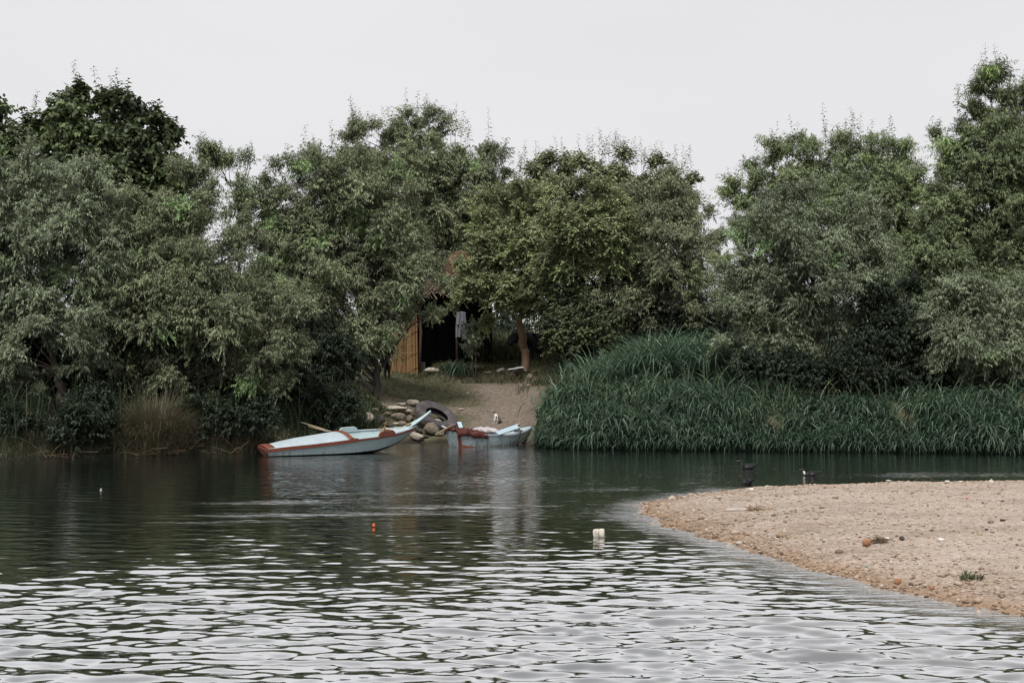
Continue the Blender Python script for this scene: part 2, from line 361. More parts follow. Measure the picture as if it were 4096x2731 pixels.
# ------------------------------------------------------------------ ground of the far bank (one sheet to the horizon)
def ground():
    xs = np.concatenate([[-3000, -1200, -400, -150, -70, -40], np.arange(-26, -8, .35), np.arange(-8, 4, .12), np.arange(4, 27, .35), [40, 70, 150, 400, 1200, 3000]])
    ys = np.concatenate([[40, 44], np.arange(46, 52, .25), np.arange(52, 76, .12), np.arange(76, 90, .6), [100, 130, 200, 400, 900, 2000, 4000]])
    X, Y = np.meshgrid(xs, ys)
    rg = np.random.default_rng(5)
    Z = terr(X, Y)
    near = (X > -9) & (X < 5) & (Y < 70)
    Z = Z + np.where(near, rg.normal(0, .008, Z.shape), 0)
    V = np.stack([X, Y, Z], -1).reshape(-1, 3); nx = len(xs)
    i = (np.arange(len(ys) - 1)[:, None] * nx + np.arange(nx - 1)[None]).ravel()
    Fq = np.stack([i, i + 1, i + nx + 1, i + nx], -1)
    me = np_mesh('ground', V, Fq, smooth=True)
    # bare trodden earth against turf
    wander = .5 * np.sin(Y * .55 + 1.0) + .35 * np.sin(Y * 1.3 + X * .4)
    d = Y - Yedge(X)
    cx = np.interp(Y, [57, 60, 63, 66, 69, 72, 76], [-1.2, -.6, .1, .2, -.2, -1.2, -2.5]) + wander * .5
    hw = np.interp(Y, [57, 60, 63, 66, 69, 72], [2.4, 1.8, 1.5, 1.8, 2.6, 3.2])
    e = 1 - sstep(.55, 1.25, abs(X - cx) / hw)
    e = np.maximum(e, 1 - sstep(.35, .9, abs(Y - (63.2 + .25 * np.sin(X * 1.2))) / 1.5) * 1.0 - sstep(-1.5, 1.0, X) - sstep(-5.2, -7.2, X))
    e = np.clip(e, 0, 1) * sstep(75, 72.6, Y)
    wet = 1 - sstep(.0, .55, d + .15 * np.sin(X * 5))
    for nm, q in (('earth', e), ('wet', wet)):
        a = me.attributes.new(nm, 'FLOAT', 'POINT'); a.data.foreach_set('value', np.ascontiguousarray(q.ravel(), np.float32))
    m, n, out = newmat('bank_ground')
    tc = n.nodes.new('ShaderNodeTexCoord')
    def noise(sc, det=5, st=None):
        q = n.nodes.new('ShaderNodeTexNoise'); q.inputs['Scale'].default_value = sc; q.inputs['Detail'].default_value = det; q.inputs['Roughness'].default_value = .7
        n.links.new(tc.outputs['Object'], q.inputs['Vector']); return q
    n1 = noise(5); n2 = noise(1.3); n3 = noise(30)
    earth = ramp(n, [(.25, (.11, .088, .07)), (.5, (.185, .15, .12)), (.72, (.27, .22, .18))]); n.links.new(n1.outputs[0], earth.inputs[0])
    turf = ramp(n, [(.3, (.05, .05, .028)), (.55, (.11, .102, .06)), (.75, (.17, .145, .095))]); n.links.new(n1.outputs[0], turf.inputs[0])
    a1 = n.nodes.new('ShaderNodeAttribute'); a1.attribute_name = 'earth'
    ad = n.nodes.new('ShaderNodeMath'); ad.operation = 'MULTIPLY_ADD'; ad.inputs[1].default_value = 1.6; ad.inputs[2].default_value = -.85
    n.links.new(n2.outputs[0], ad.inputs[0])
    su = n.nodes.new('ShaderNodeMath'); su.operation = 'ADD'; su.use_clamp = True
    n.links.new(ad.outputs[0], su.inputs[0]); n.links.new(a1.outputs['Fac'], su.inputs[1])
    mul = n.nodes.new('ShaderNodeMath'); mul.operation = 'MULTIPLY'; n.links.new(su.outputs[0], mul.inputs[0]); n.links.new(a1.outputs['Fac'], mul.inputs[1])
    sm = n.nodes.new('ShaderNodeMath'); sm.operation = 'POWER'; sm.inputs[1].default_value = .6; sm.use_clamp = True; n.links.new(mul.outputs[0], sm.inputs[0])
    mx1 = n.nodes.new('ShaderNodeMix'); mx1.data_type = 'RGBA'
    n.links.new(sm.outputs[0], mx1.inputs[0]); n.links.new(turf.outputs[0], mx1.inputs[6]); n.links.new(earth.outputs[0], mx1.inputs[7])
    a2 = n.nodes.new('ShaderNodeAttribute'); a2.attribute_name = 'wet'
    mx2 = n.nodes.new('ShaderNodeMix'); mx2.data_type = 'RGBA'; mx2.inputs[7].default_value = (.03, .024, .019, 1)
    n.links.new(a2.outputs['Fac'], mx2.inputs[0]); n.links.new(mx1.outputs[2], mx2.inputs[6])
    b = n.nodes.new('ShaderNodeBsdfPrincipled'); b.inputs['Roughness'].default_value = .9; b.inputs['Specular IOR Level'].default_value = .15
    bp = n.nodes.new('ShaderNodeBump'); bp.inputs['Strength'].default_value = .9; bp.inputs['Distance'].default_value = .03
    n.links.new(n3.outputs[0], bp.inputs['Height']); n.links.new(bp.outputs[0], b.inputs['Normal'])
    n.links.new(mx2.outputs[2], b.inputs['Base Color']); n.links.new(b.outputs[0], out.inputs[0])
    tag(link('ground', me, m), kind='structure')
ground()

# ------------------------------------------------------------------ gravel bar
_bar = [(12.5, 10.0), (8.4, 15.0), (6.48, 18.0), (5.45, 20.0), (4.57, 22.6), (3.88, 25.9), (3.22, 28.1), (2.86, 29.9), (2.8, 31.1), (3.1, 32.6), (3.9, 34.2), (5.5, 36.0), (9, 37.4), (14, 38.2), (30, 39), (60, 39), (60, 10)]
_bp = np.array(_bar)
def bar_sd(x, y):
    """Signed distance to the bar's waterline, positive on land."""
    p = np.stack([np.asarray(x, float), np.asarray(y, float)], -1); dm = np.full(p.shape[:-1], 1e9); ins = np.zeros(p.shape[:-1], bool)
    for i in range(len(_bp)):
        a = _bp[i]; b = _bp[(i + 1) % len(_bp)]; ab = b - a
        t = np.clip(((p - a) @ ab) / (ab @ ab), 0, 1); q = p - a - t[..., None] * ab
        dm = np.minimum(dm, np.sqrt((q ** 2).sum(-1)))
        cr = ((a[1] > p[..., 1]) != (b[1] > p[..., 1])) & (p[..., 0] < (b[0] - a[0]) * (p[..., 1] - a[1]) / (b[1] - a[1] + 1e-12) + a[0])
        ins ^= cr
    return np.where(ins, dm, -dm)
def wob(x, y): return .10 * np.sin(x * 3.1 + y * 1.3) + .08 * np.sin(y * 2.7 - x * 1.9) + .05 * np.sin(x * 7 + y * 6)
def bar_z(x, y):
    d = bar_sd(x, y) + wob(x, y)
    z = np.where(d > 0, .40 * (1 - np.exp(-np.maximum(d, 0) / 1.9)), .16 * d)
    return np.maximum(z, -.6) + .012 * np.sin(x * 2.3 + 1) * np.sin(y * 1.7) * np.clip(d, 0, 1)
def sandbar():
    xs = np.concatenate([np.arange(1.6, 16, .07), np.arange(16, 30, .6), [34, 40, 50, 60]]); ys = np.arange(9, 40.5, .09)
    X, Y = np.meshgrid(xs, ys); rg = np.random.default_rng(8)
    Z = bar_z(X, Y) + rg.normal(0, .006, X.shape)
    V = np.stack([X, Y, Z], -1).reshape(-1, 3); nx = len(xs)
    i = (np.arange(len(ys) - 1)[:, None] * nx + np.arange(nx - 1)[None]).ravel()
    me = np_mesh('sandbar', V, np.stack([i, i + 1, i + nx + 1, i + nx], -1), smooth=True)
    a = me.attributes.new('damp', 'FLOAT', 'POINT'); dd = bar_sd(X, Y) + wob(X, Y)
    a.data.foreach_set('value', np.ascontiguousarray(((1 - sstep(.05, .8, dd)) * .7 + .3 * (1 - sstep(.3, 2.6, dd + .5 * np.sin(X * 1.7 + Y) + .4 * np.sin(Y * 2.1))) * (X < 12)).ravel(), np.float32))
    m, n, out = newmat('gravel_sand')
    tc = n.nodes.new('ShaderNodeTexCoord')
    vo = n.nodes.new('ShaderNodeTexVoronoi'); vo.inputs['Scale'].default_value = 17; n.links.new(tc.outputs['Object'], vo.inputs['Vector'])
    v2 = n.nodes.new('ShaderNodeTexVoronoi'); v2.inputs['Scale'].default_value = 38; n.links.new(tc.outputs['Object'], v2.inputs['Vector'])
    no = n.nodes.new('ShaderNodeTexNoise'); no.inputs['Scale'].default_value = .9; no.inputs['Detail'].default_value = 6; n.links.new(tc.outputs['Object'], no.inputs['Vector'])
    sp = n.nodes.new('ShaderNodeSeparateColor'); n.links.new(vo.outputs['Color'], sp.inputs[0])
    r1 = ramp(n, [(0, (0.200, 0.150, 0.113)), (.3, (0.358, 0.287, 0.234)), (.6, (0.423, 0.348, 0.295)), (.85, (0.472, 0.401, 0.350)), (1, (0.542, 0.494, 0.458))]); n.links.new(sp.outputs[0], r1.inputs[0])
    s2 = n.nodes.new('ShaderNodeSeparateColor'); n.links.new(v2.outputs['Color'], s2.inputs[0])
    r2 = ramp(n, [(0, (0.280, 0.220, 0.178)), (.5, (0.393, 0.322, 0.271)), (1, (0.472, 0.401, 0.350))]); n.links.new(s2.outputs[1], r2.inputs[0])
    mx = n.nodes.new('ShaderNodeMix'); mx.data_type = 'RGBA'; n.links.new(no.outputs[0], mx.inputs[0]); n.links.new(r1.outputs[0], mx.inputs[6]); n.links.new(r2.outputs[0], mx.inputs[7])
    at = n.nodes.new('ShaderNodeAttribute'); at.attribute_name = 'damp'
    hv = n.nodes.new('ShaderNodeMix'); hv.data_type = 'RGBA'; hv.blend_type = 'MULTIPLY'; hv.inputs[7].default_value = (.72, .61, .5, 1)
    n.links.new(at.outputs['Fac'], hv.inputs[0]); n.links.new(mx.outputs[2], hv.inputs[6])
    b = n.nodes.new('ShaderNodeBsdfPrincipled'); b.inputs['Roughness'].default_value = .9; b.inputs['Specular IOR Level'].default_value = .15
    bp = n.nodes.new('ShaderNodeBump'); bp.inputs['Strength'].default_value = .8; bp.inputs['Distance'].default_value = .02; bp.invert = True
    n.links.new(vo.outputs['Distance'], bp.inputs['Height']); n.links.new(bp.outputs[0], b.inputs['Normal'])
    lp = n.nodes.new('ShaderNodeTexNoise'); lp.inputs['Scale'].default_value = .55; lp.inputs['Detail'].default_value = 7; lp.inputs['Roughness'].default_value = .68
    lm = n.nodes.new('ShaderNodeMapping'); lm.inputs['Scale'].default_value = (.7, 1.6, 1); n.links.new(tc.outputs['Object'], lm.inputs[0]); n.links.new(lm.outputs[0], lp.inputs['Vector'])
    lr = ramp(n, [(.3, (.66, .64, .6)), (.5, (.92, .91, .89)), (.68, (1.06, 1.05, 1.04))]); n.links.new(lp.outputs[0], lr.inputs[0])
    lx = n.nodes.new('ShaderNodeMix'); lx.data_type = 'RGBA'; lx.blend_type = 'MULTIPLY'; lx.inputs[0].default_value = 1; n.links.new(hv.outputs[2], lx.inputs[6]); n.links.new(lr.outputs[0], lx.inputs[7])
    n.links.new(lx.outputs[2], b.inputs['Base Color']); n.links.new(b.outputs[0], out.inputs[0])
    tag(link('sandbar', me, m), kind='structure')
sandbar()
def ico(level):
    bm = bmesh.new(); bmesh.ops.create_icosphere(bm, subdivisions=level, radius=1)
    v = np.array([q.co[:] for q in bm.verts]); f = np.array([[w_.index for w_ in q.verts] for q in bm.faces]); bm.free(); return v, f
IV1, IF1 = ico(1); IV2, IF2 = ico(2); IV3, IF3 = ico(3)
def gravel():
    rg = np.random.default_rng(21); N = 60000
    x = rg.uniform(2.6, 17, N); y = rg.uniform(12.5, 38, N)
    d = bar_sd(x, y) + wob(x, y)
    clump = .5 + .5 * np.sin(x * 2.1 + np.sin(y * 1.3) * 2) * np.sin(y * 1.9 + 1)
    keep = (d > -.22) & (rg.uniform(0, 1, N) < (.22 + 1.1 * np.exp(-np.maximum(d, 0) / 1.3)) * (.45 + .55 * clump)) & (abs(x / y) < .40)
    x, y, d = x[keep], y[keep], d[keep]; n = len(x)
    r = np.clip(rg.lognormal(-4.08, .42, n), .007, .06) * (1 + .35 * np.exp(-np.maximum(d, 0) / .8))
    r = np.where(rg.uniform(0, 1, n) < .02, r * rg.uniform(1.3, 2.0, n), r)
    V0, F0 = IV1, IF1
    sc = r[:, None] * rg.uniform(.7, 1.3, (n, 3)); sc[:, 2] *= .62
    a = rg.uniform(0, 2 * PI, n); ca, sa = np.cos(a), np.sin(a)
    v = V0[None] * (1 + rg.normal(0, .13, (n, len(V0), 1))) * sc[:, None, :]
    vx = v[..., 0] * ca[:, None] - v[..., 1] * sa[:, None]; vy = v[..., 0] * sa[:, None] + v[..., 1] * ca[:, None]
    Vv = np.stack([vx + x[:, None], vy + y[:, None], v[..., 2] + (bar_z(x, y) + r * .22)[:, None]], -1)
    Ff = F0[None] + (np.arange(n) * len(V0))[:, None, None]
    t = np.clip(rg.normal(.5, .2, n) - .2 * np.exp(-np.maximum(d, 0) / .35), 0, 1)
    me = np_mesh('gravel', Vv.reshape(-1, 3), Ff.reshape(-1, 3), np.repeat(t, len(F0)), smooth=True)
    m = tintmat('gravel_stone', [(0, (0.117, 0.082, 0.058)), (.25, (0.257, 0.176, 0.117)), (.5, (0.359, 0.277, 0.207)), (.75, (0.421, 0.351, 0.285)), (1, (0.530, 0.491, 0.445))], .75, .3)
    tag(link('gravel', me, m), 'loose tan and orange pebbles covering the low gravel bar', 'gravel', kind='stuff')
gravel()

# ------------------------------------------------------------------ river
def waves():
    rg = np.random.default_rng(77); W = []
    for i in range(80):
        lam = float(np.exp(rg.uniform(math.log(.15), math.log(1.0)))); th = rg.normal(.08, .34)
        k = 2 * PI / lam; W.append((k * math.sin(th), k * math.cos(th), rg.uniform(0, 2 * PI), (1.0 / k) * (1.0 if lam > .22 else .9)))
    return W
WV = waves()
def wave_amp(X, Y):
    a = np.interp(Y, [10, 15, 18, 21, 24, 28, 34, 42, 60], [1.3, 1.18, .96, .74, .5, .34, .25, .17, .14])
    a = a * (1 + .3 * sstep(20, 15, Y)) * (1 + .28 * np.sin(X * .55 + Y * .35 + 1.2) * np.sin(Y * .5 - X * .25))
    a = a * (1 + .12 * np.tanh(X * .25))
    d = -bar_sd(X, Y)
    return a * (.25 + .75 * sstep(.1, 1.6, d))
AMP = .0215
def river():
    mats = None
    def patch(xs, ys, zoff=0):
        X, Y = np.meshgrid(xs, ys); Z = np.zeros_like(X)
        for kx, ky, ph, a in WV: Z += a * np.sin(kx * X + ky * Y + ph)
        Z *= AMP * wave_amp(X, Y) * sstep(0, 1.2, np.minimum(np.minimum(X - xs[0], xs[-1] - X), 5)) 
        V = np.stack([X, Y, Z + zoff], -1).reshape(-1, 3); nx = len(xs)
        i = (np.arange(len(ys) - 1)[:, None] * nx + np.arange(nx - 1)[None]).ravel()
        return V, np.stack([i, i + 1, i + nx + 1, i + nx], -1)
    parts = [patch(np.arange(-13, 16.01, .045), np.concatenate([np.arange(11.5, 22, .024), np.arange(22, 34, .036)])),
             patch(np.arange(-30, 32.01, .12), np.concatenate([np.arange(33.955, 64, .075)]))]
    V = []; Fq = []; o = 0
    for v, f in parts: V.append(v); Fq.append(f + o); o += len(v)
    # still outer reaches up and down the river and towards the near bank
    for x0, x1, y0, y1 in [(-600, -13, -40, 33.955), (16, 600, -40, 33.955), (-13, 16, -40, 11.5), (-600, -30, 33.955, 60), (32, 600, 33.955, 60)]:
        V.append(np.array([(x0, y0, 0), (x1, y0, 0), (x1, y1, 0), (x0, y1, 0)], float)); Fq.append(np.array([[0, 1, 2, 3]]) + o); o += 4
    V = np.concatenate(V); Fq = np.concatenate(Fq)
    me = np_mesh('river_water', V, Fq, smooth=True)
    d = -bar_sd(V[:, 0], V[:, 1]) - wob(V[:, 0], V[:, 1])
    shore = np.exp(-(np.maximum(d, 0) / .75) ** 2) * (d > -1)
    x, y = V[:, 0], V[:, 1]
    # light breeze on the water: fine ruffled streaks on the left and a riffle behind the bar
    ruf = np.zeros(len(V))
    for cx_, cy_, sx_, sy_, g in [(-5.4, 33.2, 2.2, .5, 1), (-4.0, 30.6, 3.4, .45, 1), (-1.6, 32.2, 2.0, .4, .9), (-6.2, 29.0, 1.4, .35, .7), (-3.0, 35.5, 2.6, .5, .6), (2.4, 36.5, 1.2, .6, .4), (13.4, 41.6, 3.2, 1.0, 1.2), (-0.7, 39.5, 2.4, 1.6, .45)]:
        ruf += g * np.exp(-((x - cx_) / sx_) ** 2 - ((y - cy_ - .12 * (x - cx_)) / sy_) ** 2)
    shal = np.exp(-np.maximum(d, 0) / 2.2)
    for nm, q in (('far', sstep(24, 44, V[:, 1])), ('shore', shore), ('ruffle', np.clip(ruf, 0, 1.3)), ('shallow', shal)):
        a = me.attributes.new(nm, 'FLOAT', 'POINT'); a.data.foreach_set('value', np.ascontiguousarray(q, np.float32))
    m, n, out = newmat('river_water')
    tc = n.nodes.new('ShaderNodeTexCoord')
    mp = n.nodes.new('ShaderNodeMapping'); mp.inputs['Scale'].default_value = (.3, 1.15, 1); n.links.new(tc.outputs['Object'], mp.inputs[0])
    def noise(sc, det):
        q = n.nodes.new('ShaderNodeTexNoise'); q.inputs['Scale'].default_value = sc; q.inputs['Detail'].default_value = det; n.links.new(mp.outputs[0], q.inputs['Vector']); return q
    def att(nm):
        q = n.nodes.new('ShaderNodeAttribute'); q.attribute_name = nm; return q
    def math_(op, a, b, cl=False):
        q = n.nodes.new('ShaderNodeMath'); q.operation = op; q.use_clamp = cl
        for i, s in enumerate((a, b)):
            if isinstance(s, (int, float)): q.inputs[i].default_value = s
            else: n.links.new(s, q.inputs[i])
        return q.outputs[0]
    sh = att('shore').outputs['Fac']; rf = att('ruffle').outputs['Fac']; sl_ = att('shallow').outputs['Fac']
    fine = noise(7, 3); micro = noise(16, 3)
    amt = math_('ADD', math_('MULTIPLY', rf, .026), math_('ADD', math_('ADD', .0026, math_('MULTIPLY', att('far').outputs['Fac'], .0115)), math_('MULTIPLY', sh, .034)))
    h = math_('ADD', math_('MULTIPLY', fine.outputs[0], amt), math_('MULTIPLY', micro.outputs[0], math_('MULTIPLY', amt, .45)))
    bp = n.nodes.new('ShaderNodeBump'); bp.inputs['Strength'].default_value = 1; bp.inputs['Distance'].default_value = 1; n.links.new(h, bp.inputs['Height'])
    fr = n.nodes.new('ShaderNodeFresnel'); fr.inputs['IOR'].default_value = 1.6; n.links.new(bp.outputs[0], fr.inputs['Normal'])
    gl = n.nodes.new('ShaderNodeBsdfGlossy'); gl.inputs['Color'].default_value = (1, 1, 1, 1); n.links.new(bp.outputs[0], gl.inputs['Normal'])
    n.links.new(math_('ADD', .02, math_('MULTIPLY', sh, .2)), gl.inputs['Roughness'])
    df = n.nodes.new('ShaderNodeBsdfDiffuse')
    cm = n.nodes.new('ShaderNodeMix'); cm.data_type = 'RGBA'; cm.inputs[6].default_value = (.006, .011, .012, 1); cm.inputs[7].default_value = (.06, .047, .027, 1)
    n.links.new(sl_, cm.inputs[0]); n.links.new(cm.outputs[2], df.inputs[0])
    ms = n.nodes.new('ShaderNodeMixShader'); n.links.new(math_('MINIMUM', math_('ADD', math_('MULTIPLY', fr.outputs[0], 3.6), .12), .9), ms.inputs[0]); n.links.new(df.outputs[0], ms.inputs[1]); n.links.new(gl.outputs[0], ms.inputs[2])
    n.links.new(ms.outputs[0], out.inputs[0])
    tag(link('river_water', me, m), kind='structure')
river()

# ------------------------------------------------------------------ trees, front row first
WIL = 'willow'
tree('willow_tree', 'pale willow with a forked bare trunk low on the left edge of the bank', 'tree', (X_at(238, 51.6), 51.6),
     [(60, 900, 150, 230), (230, 860, 190, 190), (330, 790, 120, 110), (110, 1130, 200, 200), (330, 1050, 170, 210), (200, 1300, 220, 120, .6), (-90, 1050, 150, 300), (430, 860, 60, 70, .8), (110, 720, 70, 70, .8), (350, 700, 60, 50, .7), (40, 1400, 150, 110, .7), (-40, 1250, 130, 150), (380, 1300, 100, 130, .8), (40, 1500, 150, 90, .7), (350, 1420, 110, 110, .6), (120, 1590, 110, 60, .4), (-60, 1500, 110, 130, .7)],
     leaf='willow_pale', bark='bark', seed=3, lmin=1.5, group='willows along the left bank',
     trunk=[((0, 0, -.2), .17), ((.05, 0, .8), .15), ((-.25, .1, 1.7), .12), ((-.5, .2, 3.2), .09), ((-.6, .3, 5.2), .04)], tone=.47)
tree('willow_tree', 'dense drooping willow hanging over the dry grass between the forked willow and the boats', 'tree', (X_at(700, 53.4), 53.4),
     [(700, 850, 120, 180), (560, 960, 150, 200), (760, 1080, 230, 200), (600, 1250, 230, 180), (900, 1250, 200, 200), (980, 930, 80, 170, .45), (800, 1420, 270, 130, .85), (1060, 1420, 150, 150, .85), (1010, 1560, 90, 70, .55), (480, 1400, 120, 120, .7), (420, 1160, 80, 150), (780, 770, 90, 90, .7), (640, 1420, 150, 120, .8), (920, 1480, 130, 90, .7), (700, 1130, 200, 180), (450, 1050, 90, 150), (1050, 1250, 120, 150, .8), (520, 1460, 120, 110, .6), (440, 1300, 90, 130, .7), (680, 1500, 140, 80, .6), (860, 1580, 100, 60, .5), (1130, 1540, 70, 60, .5), (1180, 1330, 110, 130, .8)],
     leaf=WIL, bark='bark_dark', seed=7, group='willows along the left bank', tone=.38)
tree('willow_tree', 'tall spreading willow above the moored boats with dark branches showing', 'tree', (X_at(1505, 62.5), 62.5),
     [(1150, 850, 130, 220, .55), (1270, 720, 130, 150, .6), (1420, 780, 160, 150), (1560, 850, 140, 140), (1330, 1000, 220, 210), (1560, 1060, 160, 170), (1200, 1200, 190, 200), (1450, 1250, 220, 160), (1640, 1130, 100, 110, .8), (1330, 1390, 210, 100, .9), (1440, 1360, 80, 70, .7), (1720, 1240, 70, 50, .25), (1640, 930, 70, 110, .8), (1060, 1000, 60, 150, .5), (1200, 1420, 130, 90, .8), (1480, 1380, 120, 80, .8), (1260, 1500, 120, 70, .6), (1250, 1060, 170, 180), (1380, 1480, 90, 60, .6), (1150, 1480, 100, 90, .7), (1100, 1150, 110, 150, .7), (1600, 1230, 70, 40, .4), (1760, 1130, 60, 70, .4)],
     leaf=WIL, bark='bark_dark', seed=11, group='willows along the left bank', tone=.45, limbs=.7,
     shoot=[(1270, 620, 4, 50), (1160, 680, 3, 40), (1440, 640, 4, 60)],
     trunk=[((0, 0, -.2), .17), ((0, 0, 1.3), .15), ((-.5, 0, 3.2), .12), ((-1.3, 0, 5.8), .07), ((-1.7, 0, 8.2), .03)])
tree('broadleaf_tree', 'big dark green broad-leaved tree rising behind the willows at far left', 'tree', (X_at(420, 64), 64),
     [(90, 620, 130, 140), (280, 510, 140, 120), (300, 410, 80, 60, .8), (490, 470, 120, 90), (560, 600, 150, 120), (420, 690, 220, 170), (680, 640, 80, 110, .9), (700, 720, 70, 80, .8), (500, 880, 210, 180), (150, 820, 200, 150), (-60, 560, 120, 140), (620, 800, 120, 120)],
     leaf='broad', bark='bark_dark', seed=17, ll=.29, lw=.17, droop=.9, nt=16, K=9, dens=8, shoot=[(300, 390, 4, 25), (450, 400, 3, 20), (120, 480, 2, 20)], tone=.42, tvar=.16, subr=(.5, .8))
tree('willow_tree', 'thin sparse willow seen against the sky right of the dark broad-leaved tree', 'tree', (X_at(930, 62), 62),
     [(900, 690, 85, 90, .55), (1000, 650, 85, 60, .22), (860, 630, 80, 50, .3), (950, 820, 90, 120, .5), (1040, 800, 60, 100, .4), (1080, 900, 60, 120, .5)], leaf='willow_green', bark='bark_dark', seed=19, tr=.1, limbs=.8, tone=.4)
tree('willow_tree', 'large grey green willow behind the hut with the highest crown in the middle', 'tree', (X_at(1720, 80), 80),
     [(1480, 610, 120, 120, .8), (1680, 550, 120, 100, .8), (1560, 540, 60, 50, .6), (1850, 650, 140, 110, .8), (1960, 730, 80, 120, .8), (1650, 720, 230, 170), (1850, 800, 150, 130, .9), (1700, 930, 180, 150), (1440, 535, 80, 55, .35), (1400, 700, 90, 90, .6), (1860, 950, 110, 110, .9), (1780, 1030, 150, 90, .9), (1960, 870, 120, 120, .9), (1620, 1080, 150, 110, .9), (1960, 1040, 90, 90, .7)],
     leaf=WIL, bark='bark_dark', seed=23, ll=.25, lw=.046, dens=5.5, limbs=.6, shoot=[(1665, 470, 7, 40), (1780, 540, 6, 60), (1440, 500, 5, 30), (1560, 500, 3, 30), (1890, 570, 5, 60)], tone=.4, group='willows behind the hut')
tree('poplar_tree', 'loose tree with upright leafy shoots on the skyline right of the middle', 'tree', (X_at(2420, 82), 82),
     [(2120, 740, 110, 90, .8), (2230, 700, 90, 80, .7), (2420, 690, 120, 90, .7), (2560, 710, 110, 90, .7), (2680, 770, 100, 90, .8), (2330, 810, 240, 140, .9), (2560, 850, 170, 150, .9), (2080, 850, 110, 100, .8), (2740, 850, 80, 110, .8), (2060, 990, 130, 120, .9), (2250, 960, 150, 120, .9), (2550, 1030, 150, 140, .8)],
     leaf='sage', bark='bark_dark', seed=29, ll=.28, lw=.1, dens=5, droop=.5, K=11, limbs=.6, tone=.55,
     shoot=[(2415, 640, 12, 40), (2480, 650, 10, 45), (2560, 660, 12, 50), (2650, 700, 10, 50), (2730, 740, 8, 40), (2230, 660, 8, 50), (2075, 680, 6, 25), (2330, 720, 6, 60), (2140, 700, 5, 40)])
tree('acacia_tree', 'yellow green fine-leaved tree with a thick tan trunk leaning in front of the hut', 'tree', (X_at(2098, 70.6), 70.6),
     [(2020, 900, 140, 120), (2150, 860, 150, 130), (2300, 920, 140, 140, 1, -3), (2420, 880, 120, 150, 1, -3.2), (1960, 1010, 85, 90), (2080, 1020, 170, 90), (2280, 1070, 130, 90, 1, -2.5), (2160, 1130, 110, 55, .9, -1.6), (2240, 1180, 90, 55, .8, -1.8), (2060, 1190, 90, 45, .8, -1.5), (2150, 1230, 60, 35, .6, -1.2), (2480, 960, 100, 110, .9, -3.2), (1920, 930, 80, 90, .8), (1830, 1150, 110, 50, .9, -1.5), (1950, 1155, 150, 60, .9, -1.5), (2100, 1150, 120, 60, .9), (1790, 1215, 70, 35, .6, -1.5), (2000, 1215, 100, 40, .7, -1.2), (1880, 1075, 60, 45, .5, -1.5), (2120, 1240, 70, 40, .6), (1935, 1290, 35, 45, .5), (2440, 1020, 90, 110, .9, -3)],
     leaf='olive', bark='bark_tan', seed=31, ll=.17, lw=.06, K=18, nt=26, dens=8.5, droop=.45, tone=.45, limbs=.5, subr=(.38, .62), lmin=2.9,
     trunk=[((.06, 0, -.3), .21), ((.03, 0, .8), .2), ((-.1, 0, 1.4), .21), ((-.22, 0, 2.4), .18), ((-.1, .1, 3.2), .14), ((.6, .2, 5.0), .09), ((1.0, .2, 7.2), .04)])
tree('willow_tree', 'tall willow between the hut and the gap in the skyline', 'tree', (X_at(2660, 68.8), 68.8),
     [(2600, 860, 150, 130, .9), (2720, 810, 100, 120, .85), (2500, 1020, 130, 170), (2680, 1050, 150, 160), (2800, 1000, 75, 130, .5), (2600, 1220, 170, 130), (2760, 1230, 90, 100, .45), (2450, 1240, 100, 120)],
     leaf='sage', bark='bark_dark', seed=37, shoot=[(2720, 720, 4, 40), (2830, 900, 3, 30)], limbs=.7, tone=.42,
     trunk=[((0, 0, -.2), .12), ((.1, 0, 1.6), .1), ((.1, 0, 4), .08), ((-.1, 0, 7), .03)])
tree('climber_bush', 'dark bush of bright green climbing leaves right of the leaning trunk', 'bush', (X_at(2290, 67.5), 67.5),
     [(2280, 1200, 90, 100, .9), (2350, 1320, 110, 100), (2230, 1350, 60, 80, .8), (2270, 1430, 70, 60, .8), (2420, 1380, 90, 110), (2180, 1270, 45, 50, .6)],
     leaf='vine', bark='bark_dark', seed=41, ll=.19, lw=.1, K=11, dens=8, tone=.42, tvar=.22, parts=('stem', 'foliage'), tr=.06)
tree('willow_tree', 'airy willow on the skyline just right of the gap between the trees', 'tree', (X_at(3150, 74), 74),
     [(3010, 770, 110, 110, .7), (3120, 670, 100, 110, .7), (3270, 620, 120, 90, .8), (3200, 780, 170, 140, .9), (2930, 900, 75, 140, .4), (3040, 900, 100, 120, .7), (2900, 1090, 70, 130, .5), (2860, 1250, 90, 110, .6), (2960, 1200, 90, 130, .7), (2800, 1180, 60, 90, .5)],
     leaf='willow_green', bark='bark_dark', seed=43, ll=.23, lw=.042, dens=6, shoot=[(3320, 560, 5, 30), (3160, 600, 5, 50), (3060, 690, 3, 30)], tone=.5, limbs=.6)
tree('willow_tree', 'rounded green willow on the skyline left of the tallest right-hand tree', 'tree', (X_at(3500, 72), 72),
     [(3420, 640, 110, 90, .85), (3560, 660, 100, 90, .85), (3500, 780, 170, 130), (3620, 760, 80, 110, .9), (3400, 820, 120, 120), (3560, 920, 150, 140), (3700, 860, 80, 120, .8), (3650, 1020, 110, 150, .9), (3420, 1000, 120, 120)],
     leaf='willow_green', bark='bark_dark', seed=47, ll=.23, lw=.042, shoot=[(3420, 560, 5, 30), (3560, 590, 6, 50)], tone=.5)
